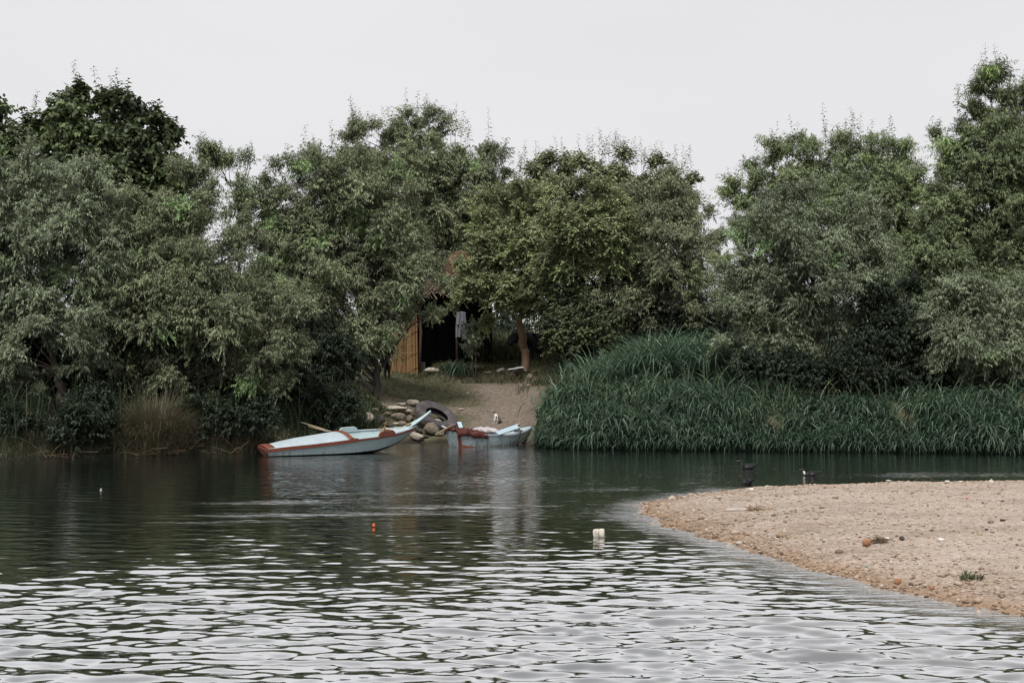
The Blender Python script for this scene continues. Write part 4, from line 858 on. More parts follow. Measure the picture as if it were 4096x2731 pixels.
rock(1872, 1572, 16, 7, 'tiny pale stone on the bare earth of the path', 'rock_pale', 39, .5)
def plank(name, a, b, wd, th, mat, parent=None, zero=None, up=Vector((0, 0, 1))):
    a, b = Vector(a), Vector(b); d = (b - a); L = d.length; x = d.normalized(); y = up.cross(x).normalized(); z = x.cross(y)
    Mx = Matrix((x, y, z)).transposed(); mb = MB(); mb.box((0, 0, 0), (L, wd, th)); me = mb.mesh(name, [M[mat]])
    bm = bmesh.new(); bm.from_mesh(me); bmesh.ops.bevel(bm, geom=bm.edges[:], offset=min(wd, th) * .18, segments=1); bm.to_mesh(me); bm.free()
    o = link(name, me, None, parent); o.matrix_local = Matrix.Translation((a + b) / 2 - (zero or Vector())) @ Mx.to_4x4(); return o
M['whitewood'] = surf('white_weathered_board', [(.3, (.38, .4, .4)), (.7, (.62, .64, .64))], 14, .8, .3, 30, .01)
g = G(2060, 1500)
tag(plank('white_board', P(2032, 1477, g.y - .6), P(2094, 1468, g.y - .5), .26, .05, 'whitewood'), 'white weathered board lying on the terrace stones', 'board')
mb = MB(); mb.tube([G(2040, 1536) + Vector((0, 0, .04)), G(2085, 1528) + Vector((0, 0, .08)), G(2120, 1530) + Vector((0, 0, .06)), G(2146, 1537) + Vector((0, 0, .03))], [.012, .022, .022, .014], 6)
tag(mb.build('fallen_branch', M['bark_tan'], None, True), 'thin bare branch fallen along the top of the path', 'branch')
M['tan_scrap'] = surf('tan_cardboard', [(.3, (.42, .27, .17)), (.7, (.58, .4, .28))], 5, .9, .2)
rock(2117, 1541, 22, 12, 'crumpled tan scrap on the earth beside the fallen branch', 'tan_scrap', 41, .9, None, name='scrap', cat='litter')
rock(1660, 1605, 12, 6, 'tiny pale pebble on the turf above the rubble', 'rock_pale', 42, .5)

# ------------------------------------------------------------------ tractor tyre
M['rubber'] = surf('dusty_grey_rubber', [(.3, (.045, .04, .042)), (.55, (.085, .075, .076)), (.8, (.16, .135, .125))], 3.5, .85, .4, 30, .01)
def tyre():
    prof = [(.50, .13), (.53, .17), (.60, .19), (.75, .215), (.86, .215), (.93, .19), (.965, .14), (.97, .05), (.97, -.05), (.965, -.14), (.93, -.19), (.86, -.215), (.75, -.215), (.60, -.19), (.53, -.17), (.50, -.13), (.52, -.11), (.60, -.12), (.8, -.15), (.9, -.1), (.91, 0), (.9, .1), (.8, .15), (.6, .12), (.52, .11)]
    n = 72; mb = MB(); rows = []
    for i in range(n + 1):
        a = 2 * PI * i / n; lug = .014 if i % 2 else 0
        rows.append([Vector(((r + (lug if abs(z) < .17 and r > .93 else 0)) * math.cos(a), (r + (lug if abs(z) < .17 and r > .93 else 0)) * math.sin(a), z)) for r, z in prof + prof[:1]])
    mb.grid(rows); o = mb.build('tractor_tyre', M['rubber'], None, True, P(1744, 1668, 60.6))
    zx = Vector((.407, -.40, .83)).normalized(); o.rotation_euler = zx.to_track_quat('Z', 'Y').to_euler()
    tag(o, 'huge worn grey tractor tyre lying tilted on the bank above the boats', 'tyre')
tyre()

# ------------------------------------------------------------------ boats
def paint(name, stops, wear, thr=.62, streak=0):
    m, n, out = newmat(name); tc = n.nodes.new('ShaderNodeTexCoord')
    def noise(sc, det=6):
        q = n.nodes.new('ShaderNodeTexNoise'); q.inputs['Scale'].default_value = sc; q.inputs['Detail'].default_value = det; q.inputs['Roughness'].default_value = .7; n.links.new(tc.outputs['Object'], q.inputs['Vector']); return q
    a = noise(3); b = noise(9); r = ramp(n, stops); n.links.new(a.outputs[0], r.inputs[0])
    w_ = ramp(n, [(thr, (0, 0, 0)), (thr + .08, (1, 1, 1))]); n.links.new(b.outputs[0], w_.inputs[0])
    mx = n.nodes.new('ShaderNodeMix'); mx.data_type = 'RGBA'; mx.inputs[7].default_value = (*wear, 1); n.links.new(w_.outputs[0], mx.inputs[0]); n.links.new(r.outputs[0], mx.inputs[6])
    if streak:                                              # weathered runs down the planks and grime along the waterline
        mp = n.nodes.new('ShaderNodeMapping'); mp.inputs['Scale'].default_value = (7, 7, .9); n.links.new(tc.outputs['Object'], mp.inputs[0])
        q = n.nodes.new('ShaderNodeTexNoise'); q.inputs['Scale'].default_value = 1.2; q.inputs['Detail'].default_value = 5; n.links.new(mp.outputs[0], q.inputs['Vector'])
        sz = n.nodes.new('ShaderNodeSeparateXYZ'); n.links.new(tc.outputs['Object'], sz.inputs[0])
        g_ = n.nodes.new('ShaderNodeMapRange'); g_.inputs[1].default_value = .32; g_.inputs[2].default_value = .02; g_.inputs[3].default_value = -.12; g_.inputs[4].default_value = .22; n.links.new(sz.outputs[2], g_.inputs[0])
        ad = n.nodes.new('ShaderNodeMath'); ad.operation = 'ADD'; n.links.new(q.outputs[0], ad.inputs[0]); n.links.new(g_.outputs[0], ad.inputs[1])
        r2 = ramp(n, [(.56, (0, 0, 0)), (.74, (1, 1, 1))]); n.links.new(ad.outputs[0], r2.inputs[0])
        ms = n.nodes.new('ShaderNodeMath'); ms.operation = 'MULTIPLY'; ms.inputs[1].default_value = streak; n.links.new(r2.outputs[0], ms.inputs[0])
        m2 = n.nodes.new('ShaderNodeMix'); m2.data_type = 'RGBA'; m2.inputs[7].default_value = (.17, .15, .12, 1); n.links.new(ms.outputs[0], m2.inputs[0]); n.links.new(mx.outputs[2], m2.inputs[6]); mx = m2
    p = n.nodes.new('ShaderNodeBsdfPrincipled'); p.inputs['Roughness'].default_value = .6; p.inputs['Specular IOR Level'].default_value = .25; n.links.new(mx.outputs[2], p.inputs['Base Color'])
    bp = n.nodes.new('ShaderNodeBump'); bp.inputs['Strength'].default_value = .35; bp.inputs['Distance'].default_value = .012; n.links.new(b.outputs[0], bp.inputs['Height']); n.links.new(bp.outputs[0], p.inputs['Normal'])
    n.links.new(p.outputs[0], out.inputs[0]); return m
M['blue'] = paint('pale_blue_boat_paint', [(.3, (.33, .43, .445)), (.7, (.42, .52, .53))], (.24, .28, .27), .62, .5)
M['bluegrey'] = paint('worn_blue_boat_paint', [(.3, (.3, .375, .39)), (.7, (.4, .47, .48))], (.26, .24, .2), .58, .75)
M['white'] = paint('off_white_deck_paint', [(.3, (.34, .405, .44)), (.7, (.44, .505, .54))], (.27, .29, .29), .66)
M['redrail'] = paint('brick_red_boat_paint', [(.3, (.15, .048, .032)), (.7, (.23, .075, .048))], (.2, .14, .11), .6)
M['tar'] = surf('black_tarred_bottom', [(.3, (.008, .008, .009)), (.7, (.022, .02, .02))], 6, .6, .3)  # shadow under the hull put into a near-black colour
M['rustpin'] = surf('rusty_pin', [(.3, (.2, .09, .035)), (.7, (.36, .19, .08))], 9, .8, .2)
M['rope'] = surf('yellowed_rope', [(.3, (.2, .16, .09)), (.7, (.36, .3, .18))], 30, .9, .4, 80, .004)
class Boat:
    def __init__(s, root, L, S, b, zs, bc, zc, zk, rake=.12):
        s.r = root; s.L = L; s.S = S; s.A = dict(b=b, zs=zs, bc=bc, zc=zc, zk=zk); s.rake = rake
    def f(s, k, t): return float(np.interp(t, s.S, s.A[k]))
    def x(s, t, z): return t * s.L - (s.rake * (z / .5) if t < .02 else 0) + (.25 * max(0, (t - .8) / .2) * (z / .7) if t > .8 else 0)
    def sec(s, t):
        b, zs, bc, zc, zk = (s.f(k, t) for k in ('b', 'zs', 'bc', 'zc', 'zk'))
        mid = (bc + (b - bc) * .62, zc + (zs - zc) * .5)
        L_ = [(-b, zs), (-mid[0], mid[1]), (-bc, zc), (-bc * .5, zk * .8 + zc * .2), (0, zk), (bc * .5, zk * .8 + zc * .2), (bc, zc), (mid[0], mid[1]), (b, zs)]
        return [Vector((s.x(t, z), y, z)) for y, z in L_]
    def hull(s, mside, mbot='tar', inner='blue'):
        ts = np.linspace(0, 1, 33); rows = [s.sec(t) for t in ts]; mb = MB()
        for k, (a, b_, mi) in enumerate([(0, 3, 0), (2, 7, 1), (6, 9, 0)]):
            mb.mi = mi; mb.grid([r[a:b_] for r in rows])
        mb.mi = 2; th = .035                                   # inner skin and gunwale top
        inn = []
        for t in ts:
            b, zs, bc, zc, zk = (s.f(k, t) for k in ('b', 'zs', 'bc', 'zc', 'zk')); b2 = max(.004, b - th); c2 = max(.003, bc - th); fl = zc + .05
            x0 = min(max(s.x(t, zs), .03 if t < .02 else -9), s.L)
            inn.append([Vector((s.x(t, zs), -b2, zs)), Vector((s.x(t, fl), -c2, fl)), Vector((s.x(t, fl), c2, fl)), Vector((s.x(t, zs), b2, zs))])
        mb.grid([list(reversed(r)) for r in inn])
        mb.grid([[r[0], q[0]] for r, q in zip(rows, inn)]); mb.grid([[q[3], r[8]] for r, q in zip(rows, inn)])
        o = mb.build('hull', [M[mside], M[mbot], M[inner]], s.r, True)
        return o
    def transom(s, mat, th=.045, camber=0):
        b, zs = s.f('b', 0), s.f('zs', 0); r = s.sec(0) + [Vector((s.x(0, zs), b * u, zs + camber * (1 - u * u))) for u in (.75, .5, .25, 0, -.25, -.5, -.75)] * (camber > 0); mb = MB(); o = Vector((-th, 0, 0)); vs = [p.copy() for p in r] + [p + o for p in r]; n = len(r)
        fs = [tuple(range(n)), tuple(range(2 * n - 1, n - 1, -1))] + [(i, i + n, (i + 1) % n + n, (i + 1) % n) for i in range(n)]
        mb.add(vs, fs); return mb.build('transom', M[mat], s.r)
    def rail(s, name, mat, side, t0, t1, wd=.05, ht=.075, out=.022, dz=0):
        mb = MB(); rows = []
        for t in np.linspace(t0, t1, 26):
            b, zs = s.f('b', t), s.f('zs', t) + dz; x = s.x(t, zs); y0 = side * (b + out); y1 = side * max(0, b - wd)
            rows.append([Vector((x, y0, zs - ht)), Vector((x, y0, zs + .012)), Vector((x, y1, zs + .012)), Vector((x, y1, zs - ht)), Vector((x, y0, zs - ht))])
        mb.grid(rows); mb.f.append(tuple(range(4))); mb.m.append(0); n = len(mb.v); mb.f.append((n - 2, n - 3, n - 4, n - 5)); mb.m.append(0)
        return mb.build(name, M[mat], s.r)
    def deck(s, name, mat, t0, t1, camber, inset=0.0, dz=.004, th=.03, z0=0):
        mb = MB(); rows = []; ts = np.linspace(t0, t1, 16)
        for t in ts:
            b, zs = s.f('b', t) - inset, s.f('zs', t); rows.append([Vector((s.x(t, zs), b * u, zs + dz + camber * min(1, .3 + t * 3.5) * (1 - u * u))) for u in np.linspace(-1, 1, 11)])
        mb.grid(rows); o = mb.build(name, M[mat], s.r, True); q = o.modifiers.new('s', 'SOLIDIFY'); q.thickness = th; q.offset = -1; return o
    def band(s, name, mat, t, w, camber, dz=.012, parent=None):
        mb = MB(); rows = []
        for tt in (t - w / 2, t + w / 2):
            b, zs = s.f('b', tt), s.f('zs', tt); rows.append([Vector((s.x(tt, zs), b * u, zs + dz + camber * (1 - u * u))) for u in np.linspace(-1, 1, 11)])
        mb.grid(rows); o = mb.build(name, M[mat], s.r, True); q = o.modifiers.new('s', 'SOLIDIFY'); q.thickness = .05; q.offset = -1; return o
    def thwart(s, t, mat, dz=.12, w=.2):
        b, zs = s.f('b', t) - .05, s.f('zs', t); mb = MB(); mb.box((s.x(t, zs), 0, zs - dz), (w, 2 * b, .035)); return mb.build('thwart', M[mat], s.r)
    def block(s, side, t0, t1, mat, h=.13, pin=None):
        mb = MB(); rows = []; n = 12
        for i in range(n + 1):
            t = t0 + (t1 - t0) * i / n; e = min(1, min(i, n - i) / 2.2); b, zs = s.f('b', t), s.f('zs', t); x = s.x(t, zs); hh = h * (math.sin(e * PI / 2) ** .8)
            rows.append([Vector((x, side * (b + .025), zs - .03)), Vector((x, side * (b + .025), zs + .014 + hh)), Vector((x, side * (b - .06), zs + .014 + hh)), Vector((x, side * (b - .06), zs - .03))])
        mb.grid(rows); o = mb.build('oarlock_block', M[mat], s.r)
        if pin:
            t = pin; b, zs = s.f('b', t), s.f('zs', t); p = Vector((s.x(t, zs), side * (b - .015), zs + h * .9)); q = MB()
            q.tube([p, p + Vector((.012, 0, .14)), p + Vector((.03, 0, .3))], [.032, .026, .022], 8); q.tube([p + Vector((.03, -.01, .27)), p + Vector((.03, .0, .33))], [.036, .03], 8)
            q.build('thole_pin', M['rustpin'], o, True)
        return o
    def pt(s, t, u, dz=0):
        b, zs = s.f('b', t), s.f('zs', t); return Vector((s.x(t, zs), b * u, zs + dz))
def place(root, p0, p1, heel, pitch=0):
    yaw = math.atan2(p1.y - p0.y, p1.x - p0.x); root.matrix_world = Matrix.Translation(p0) @ Matrix.Rotation(yaw, 4, 'Z') @ Matrix.Rotation(-pitch, 4, 'Y') @ Matrix.Rotation(heel, 4, 'X')
def long_boat():
    root = empty('rowing_boat', (0, 0, 0)); tag(root, 'long pale blue rowing boat with brick red rails and a raised pointed prow', 'boat')
    B = Boat(root, 5.75, [0, .1, .25, .42, .55, .7, .83, .92, 1], [.33, .48, .64, .75, .77, .71, .53, .32, .035], [.295, .37, .445, .54, .61, .655, .70, .76, .86],
             [.28, .43, .58, .68, .69, .6, .38, .16, .012], [.06, .085, .10, .11, .12, .16, .27, .44, .78], [-.1, -.12, -.13, -.13, -.12, -.06, .1, .32, .76], .3)
    B.hull('blue'); B.transom('redrail', .045, .045)
    B.deck('stern_deck', 'white', .012, .5, .125)
    B.band('deck_edge', 'redrail', .505, .026, .125); B.band('deck_edge', 'redrail', .012, .022, .045, .014)
    for sd_ in (-1, 1): B.rail('rub_rail', 'redrail', sd_, 0.0, .55, .08, .10, .022, .018); B.rail('rub_rail', 'redrail', sd_, .55, .985, -.01, .05, .02, -.02); B.rail('gunwale', 'white', sd_, .55, .9, .07, .03, .004, .006)
    B.deck('bow_deck', 'white', .84, .99, .03); B.thwart(.64, 'blue', .3)
    B.block(-1, .70, .83, 'redrail', .15, .745); B.block(1, .55, .68, 'blue', .14)
    # raised prow tongue
    mb = MB(); rows = []
    for i in range(15):
        t = i / 14; x = 5.45 + 1.12 * t; z = .80 + .60 * t ** 1.25 + .02; hw = .19 * (1 - t) ** .75 + .022; rows.append([Vector((x, -hw, z - .012)), Vector((x, 0, z + .03)), Vector((x, hw, z - .012)), Vector((x + .015, hw * .8, z - .07)), Vector((x + .02, 0, z - .09)), Vector((x + .015, -hw * .8, z - .07)), Vector((x, -hw, z - .012))])
    mb.grid(rows); mb.f += [(5, 4, 3, 2, 1, 0)]; mb.m += [0]; n = len(mb.v) - 7; mb.f += [(n, n + 1, n + 2, n + 3, n + 4, n + 5)]; mb.m += [0]
    mb.build('prow', M['blue'], root)
    p0 = P(1066, 1833, 49.75); p0.z = 0; p1 = P(1658, 1730, 53.1)
    place(root, p0, p1, R(7.5), R(.6)); bpy.context.view_layer.update(); W = root.matrix_world
    # rope flaked over the bow
    mb = MB()
    for k in range(5):
        pts = [B.pt(.78 + .20 * i / 9, .55 - .1 * k - .25 * i / 9 + .05 * math.sin(i + k), .05 + .02 * math.sin(i * 2 + k)) for i in range(10)]
        mb.tube([W @ p for p in pts], .013, 5)
    for k in range(3):
        c = Vector((5.62, -.02, .90 + .022 * k)); mb.tube([W @ (c + Vector((.10 * math.cos(a), .09 * math.sin(a), .05 * math.cos(a)))) for a in np.linspace(0, 2 * PI, 13)], .014, 5)
    tag(mb.build('mooring_rope', M['rope'], None, True), 'yellowed mooring rope looped over the bow of the long boat', 'rope')
    return B, W
LB_, LW = long_boat()
M['oargreen'] = surf('faded_green_oar', [(.3, (.1, .15, .13)), (.7, (.2, .25, .21))], 7, .8, .2)
M['oartan'] = surf('bare_wood_oar', [(.3, (.2, .16, .1)), (.7, (.33, .27, .18))], 9, .8, .2)
for k, (a, b, lab) in enumerate([((1204, 1689, 53.4), (1375, 1741, 51.6), 'upper of two oars sticking out backwards over the stern deck of the long boat'), ((1234, 1705, 52.9), (1385, 1745, 51.4), 'lower of two oars sticking out backwards over the stern deck of the long boat')]):
    p, q = P(*a), P(*b); r = empty('oar', q); e = (p - q)
    mb = MB(); mb.tube([e * .45, e * .75, e], [.034, .032, .03], 8); mb.build('handle', M['oartan'], r, True)
    mb = MB(); mb.tube([-e * .25, Vector((0, 0, 0)), e * .45], [.036, .036, .034], 8); mb.build('shaft', M['oargreen'], r, True)
    tag(r, lab, 'oar')
def short_boat():
    root = empty('rowing_boat', (0, 0, 0)); tag(root, 'short worn pale blue rowing boat heaped with rusty net by the tall grass', 'boat')
    B = Boat(root, 3.75, [0, .12, .28, .42, .58, .72, .84, .93, 1], [.40, .5, .6, .65, .64, .57, .43, .26, .03], [.62, .55, .5, .48, .46, .475, .53, .59, .66],
             [.33, .42, .52, .57, .55, .45, .29, .12, .01], [-.02, -.03, -.04, -.04, -.03, .0, .1, .26, .56], [-.14, -.18, -.2, -.2, -.19, -.15, -.03, .15, .5])
    B.hull('bluegrey', 'tar', 'white'); B.transom('bluegrey')
    for sd_ in (-1, 1): B.rail('gunwale', 'white', sd_, 0, .99, .07, .045, .012, .006)
    B.deck('bow_deck', 'white', .86, .985, .02, .02); B.thwart(.45, 'white'); B.thwart(.7, 'white', .1)
    mb = MB()                                                   # red stripe up the near corner of the transom and a red foot
    s0 = B.sec(0); e = Vector((-.05, -.02, 0)); rows = [[s0[k] + e + Vector((-.012, -.004, 0)), s0[k] + e + Vector((.07, -.012, 0)), ] for k in range(3)]
    mb.grid(rows); rows = [[s0[k] + e + Vector((-.012, -.004, 0)), s0[k] + e + Vector((-.012, .085, 0))] for k in range(3)]; mb.grid(rows)
    o = mb.build('corner_stripe', M['redrail'], root); q = o.modifiers.new('s', 'SOLIDIFY'); q.thickness = .012; q.offset = 0
    mb = MB(); rows = []
    for t in np.linspace(0.0, .26, 8):
        s1 = B.sec(t); zc = B.f('zc', t); top = .13 * (1 - t / .26) + .012; b = B.f('bc', t) + .018 + top * .14; rows.append([Vector((s1[2].x - .06 * (t < .01), -b, zc + top)), Vector((s1[2].x - .06 * (t < .01), -b - .004, zc - .02))])
    mb.grid(rows); o = mb.build('waterline_stripe', M['redrail'], root); q = o.modifiers.new('s', 'SOLIDIFY'); q.thickness = .012
    B.block(-1, .70, .80, 'white', .06)
    p0 = P(1822, 1783, 55.2); p0.z = 0; p1 = P(2112, 1760, 57.75)
    place(root, p0, p1, R(2.5)); bpy.context.view_layer.update(); return B, root.matrix_world.copy()
SB_, SW = short_boat()
M['net'] = tintmat('rusty_net', [(0, (.04, .013, .011)), (.5, (.10, .03, .023)), (1, (.19, .07, .05))], .95)
def net():
    rg = np.random.default_rng(12); B, W = SB_, SW; mb = MB(); rows = []
    for t in np.linspace(-.02, .30, 18):
        row = []
        for u in np.linspace(-1.12, 1.12, 15):
            p = B.pt(max(t, 0), np.clip(u, -1.06, 1.06), 0); h = .10 * (1 - .5 * u * u) * (1 - .5 * max(0, t) / .3) + .03 * math.sin(u * 7 + t * 40) + rg.normal(0, .012)
            p.z += h - (.16 if abs(u) > 1.0 else 0) - (.05 if t < 0 else 0); p.x += min(t, 0) * 4; row.append(W @ p)
        rows.append(row)
    c = rows[8][7].copy(); root = empty('fishing_net', c); mb.grid([[p - c for p in r] for r in rows]); o = mb.build('netting', M['net'], root, True); set_tint(o, np.clip(rg.normal(.4, .2, len(o.data.polygons)), 0, 1))
    q = o.modifiers.new('s', 'SOLIDIFY'); q.thickness = .03
    segs = []
    for i in range(420):
        r = rows[rg.integers(0, 18)][rg.integers(0, 15)] - c; a = r + Vector(rg.normal(0, .03, 3)); d = Vector(nrm(rg.normal(0, 1, 3))) * rg.uniform(.05, .14); segs.append([a, a + d * .5 + Vector((0, 0, .05)), a + d])
    o = strands(segs, 'net', 'loose_cord', root, (.005, .01), 3, 3); o['kind'] = 'stuff'
    tag(root, 'rusty red fishing net heaped over the stern of the short boat', 'net')
net()
M['tarpwhite'] = surf('off_white_sacking', [(.3, (.36, .33, .34)), (.7, (.52, .49, .49))], 5, .95, .4, 14, .02)
M['boardblue'] = paint('pale_blue_board', [(.3, (.36, .47, .54)), (.7, (.45, .56, .63))], (.3, .33, .34), .66)
def boat_load():
    rg = np.random.default_rng(15); B, W = SB_, SW
    c = W @ B.pt(.40, -.1, .06); v = IV3.copy(); v = v * np.array([.62, .34, .16]); v += .045 * np.stack([np.sin(v[:, 1] * 17), np.sin(v[:, 0] * 13 + 1), np.sin(v[:, 0] * 19 + v[:, 1] * 11)], -1)
    o = link('sack', np_mesh('sack', v, IF3, smooth=True), M['tarpwhite'], None, c + Vector((0, 0, .03))); o.rotation_euler = (0, R(4), R(30)); tag(o, 'crumpled off white sacking lying amidships in the short boat', 'sack')
    a = W @ B.pt(.42, -.98, .05); b = P(2075, 1703, a.y + 1.0)
    tag(plank('blue_board', a, b, .2, .045, 'boardblue', up=Vector((.1, -.75, .6))), 'pale blue board leaning up over the side of the short boat', 'board')
    p = W @ B.pt(.76, -.9, .02); mb = MB(); mb.tube([p, p + Vector((.02, .01, .2)), p + Vector((.03, .02, .42))], [.03, .027, .025], 8)
    r = mb.build('mooring_post', M['oartan'], None, True); tag(r, 'short wooden peg lashed upright at the bow of the short boat', 'peg')
    mb = MB()
    for k in range(6): mb.tube([p + Vector((.06 * math.cos(t), .05 * math.sin(t), .2 + .02 * k + .015 * math.sin(t))) for t in np.linspace(0, 2 * PI, 11)], .011, 5)
    mb.tube([p + Vector((.05, -.05, .2)), p + Vector((.09, -.1, .0)), p + Vector((.02, -.08, -.25)), p + Vector((-.06, -.06, -.4))], .011, 5)
    tag(mb.build('lashing_cord', M['bark_dark'], None, True), 'dark cord lashed round the peg and board on the short boat', 'cord')
    a, b = P(1742, 1738, 54.6), P(1823, 1694, 55.6); mb = MB(); mb.tube([a, (a + b) / 2 + Vector((0, 0, .02)), b], [.03, .027, .025], 8)
    tag(mb.build('wooden_pole', M['oartan'], None, True), 'bare wooden pole resting across the stern of the short boat', 'pole')
    a, b = W @ B.pt(.10, .3, .16), P(1836, 1688, 56.2); tag(plank('blue_board', a, b, .16, .035, 'boardblue'), 'end of a small blue board poking up behind the rusty net', 'board')
    a = W @ B.pt(.06, .85, -.05); b = P(1767, 1703, 55.9); mb = MB(); mb.tube([a, b], .035, 10); tag(mb.build('metal_pipe', M['whitewood'], None, True), 'short white pipe end sticking out left of the rusty net', 'pipe')
boat_load()

# ------------------------------------------------------------------ animals
def skin(name, nodes, edges, mat, parent, loc, colour=None, sub=2):
    """One continuous body grown round a jointed skeleton; nodes (x, y, z, r) or (x, y, z, rx, ry)."""
    me = bpy.data.meshes.new(name + '_skeleton'); me.from_pydata([n[:3] for n in nodes], edges, [])
    o = bpy.data.objects.new(name + '_skeleton', me); COL.objects.link(o)
    o.modifiers.new('k', 'SKIN'); ss = o.modifiers.new('u', 'SUBSURF'); ss.levels = sub; ss.render_levels = sub
    for i, (v, n) in enumerate(zip(me.skin_vertices[0].data, nodes)): v.radius = (n[3], n[4] if len(n) > 4 else n[3]); v.use_root = (i == 0)
    bpy.context.view_layer.update()
    ev = o.evaluated_get(bpy.context.evaluated_depsgraph_get()); m2 = bpy.data.meshes.new_from_object(ev); m2.name = name
    bpy.data.objects.remove(o); bpy.data.meshes.remove(me)
    m2.polygons.foreach_set('use_smooth', [True] * len(m2.polygons)); m2.materials.clear(); m2.materials.append(M[mat])
    if colour:
        a = m2.attributes.new('tint', 'FLOAT', 'FACE'); a.data.foreach_set('value', [float(colour(p.center)) for p in m2.polygons])
    return link(name, m2, None, parent, loc)
def chain(n0, n): return [(i, i + 1) for i in range(n0, n0 + n - 1)]
M['catfur'] = tintmat('cat_fur', [(0, (.055, .048, .042)), (.3, (.13, .115, .1)), (.6, (.2, .18, .15)), (.75, (.62, .6, .57)), (1, (.72, .7, .67))], .9)
M['cow'] = surf('black_cow_hide', [(.3, (.006, .006, .007)), (.7, (.014, .013, .013))], 6, .6, .2)
M['duck'] = tintmat('duck_feathers', [(0, (.006, .006, .007)), (.4, (.02, .018, .018)), (.6, (.09, .075, .07)), (.8, (.55, .52, .5)), (1, (.75, .73, .72))], .6)
M['beak'] = surf('duck_bill', [(.3, (.25, .09, .06)), (.7, (.35, .15, .1))], 5, .5, 0)
M['eye'] = surf('dark_eye', [(.3, (.01, .01, .008)), (.7, (.02, .02, .015))], 5, .2, 0, spec=.6)
def cat():
    g = G(1986, 1693); r = empty('cat', g); tag(r, 'white and tabby grey cat sitting upright on the path above the short boat', 'cat')
    k = 1.12
    N = [(.10, 0, .10, .105, .10), (.055, 0, .19, .095, .10), (-.01, 0, .28, .078, .075), (-.055, 0, .355, .055, .055), (-.085, 0, .415, .058, .06), (-.12, 0, .41, .045, .045), (-.15, 0, .398, .026, .028),   # rump .. nose
         (-.055, -.045, .25, .036, .036), (-.075, -.045, .13, .024, .024), (-.085, -.045, .035, .02, .02), (-.115, -.045, .016, .018, .016),
         (-.055, .045, .25, .036, .036), (-.075, .045, .13, .024, .024), (-.085, .045, .035, .02, .02), (-.115, .045, .016, .018, .016),
         (.06, -.085, .09, .06, .065), (.0, -.09, .04, .034, .03), (-.06, -.09, .02, .02, .02), (.06, .085, .09, .06, .065), (.0, .09, .04, .034, .03), (-.06, .09, .02, .02, .02),
         (.19, 0, .045, .03, .03), (.26, .03, .03, .022, .022), (.30, .10, .025, .018, .018), (.27, .17, .025, .014, .014)]
    E = chain(0, 7) + [(2, 7)] + chain(7, 4) + [(2, 11)] + chain(11, 4) + [(0, 15)] + chain(15, 3) + [(0, 18)] + chain(18, 3) + [(0, 21)] + chain(21, 4)
    N = [tuple(q * k for q in n) for n in N]
    def col(c):
        x, y, z = c.x / k, c.y / k, c.z / k
        if z > .375: return .12 + .12 * math.sin(x * 90) if z > .392 or x > -.09 else .9
        if x < -.055 and z > .12: return .95
        if -.045 < x < -.005 and .16 < z < .29: return .22
        if x < .02 and z > .10: return .92
        if z < .05 and x < .06: return .85
        return .2 + .12 * math.sin(x * 70 + z * 40)
    skin('body', N, E, 'catfur', r, (0, 0, 0), col)
    for s in (-1, 1):
        mb = MB(); c = Vector((-.078, s * .032, .455)) * k; mb.add([c + Vector((-.016, -.016, 0)) * k, c + Vector((.022, -.014, 0)) * k, c + Vector((.004, .022 * s, -.005)) * k, c + Vector((.004, .006 * s, .052)) * k], [(0, 1, 3), (1, 2, 3), (2, 0, 3), (0, 2, 1)])
        o = mb.build('ear', M['catfur'], r); set_tint(o, [.15] * 4)
        v = IV1 * .009 * k; link('eye', np_mesh('eye', v, IF1), M['eye'], r, Vector((-.122, s * .03, .428)) * k)
    r.rotation_euler = (0, 0, R(14))
cat()
def cow():
    base = Vector((X_at(2155, 72.2), 72.2, 0)); base.z = tz(base.x, base.y); r = empty('cow', base); tag(r, 'black cow with outstretched head half hidden behind the leaning tan trunk', 'cow')
    def L(px, py, Y): return P(px, py, Y) - base
    def n(px, py, Y, a, b=None): return (*L(px, py, Y), a, b or a)
    z0 = 0.0
    N = [n(2155, 1385, 72.4, .42, .5), n(2140, 1372, 72.2, .40, .48), n(2122, 1358, 71.9, .36, .42), n(2094, 1354, 71.7, .33, .38), n(2068, 1350, 71.6, .3, .33), n(2048, 1355, 71.5, .27, .28), n(2040, 1369, 71.45, .19, .2), n(2036, 1383, 71.4, .14, .15),
         n(2190, 1388, 73.2, .45, .5), n(2225, 1386, 74.0, .42, .48), n(2240, 1390, 74.4, .32, .36)]
    E = chain(0, 8) + [(0, 8), (8, 9), (9, 10)]
    def leg(par, px, Y, s):
        i = len(N); p = L(px, 1420, Y); N.extend([(p.x, p.y, .92, .17, .19), (p.x + .03 * s, p.y, .5, .1, .1), (p.x, p.y, .12, .07, .07), (p.x - .03, p.y - .03, .03, .085, .07)]); E.append((par, i)); E.extend(chain(i, 4))
    leg(1, 2128, 71.9, 1); leg(1, 2160, 72.3, 1); leg(9, 2215, 73.8, -1); leg(9, 2245, 74.3, -1)
    i = len(N); p = N[10]; N.extend([(p[0] + .2, p[1] + .3, p[2] - .1, .05), (p[0] + .25, p[1] + .35, p[2] - .6, .03), (p[0] + .25, p[1] + .35, p[2] - .9, .05)]); E += [(10, i), (i, i + 1), (i + 1, i + 2)]
    skin('body', N, E, 'cow', r, (0, 0, 0))
    for s in (-1, 1):
        mb = MB(); c = L(2054, 1336, 71.35) + Vector((0, .14 * s, 0)); mb.tube([c, c + Vector((.1, .14 * s, .03)), c + Vector((.16, .24 * s, -.03))], [.03, .06, .012], 6, .5); mb.build('ear', M['cow'], r, True)
        mb = MB(); c = L(2050, 1330, 71.35) + Vector((0, .1 * s, 0)); mb.tube([c, c + Vector((.06, .1 * s, .06)), c + Vector((.16, .12 * s, .07))], [.035, .026, .008], 6); mb.build('horn', M['cow'], r, True)
cow()
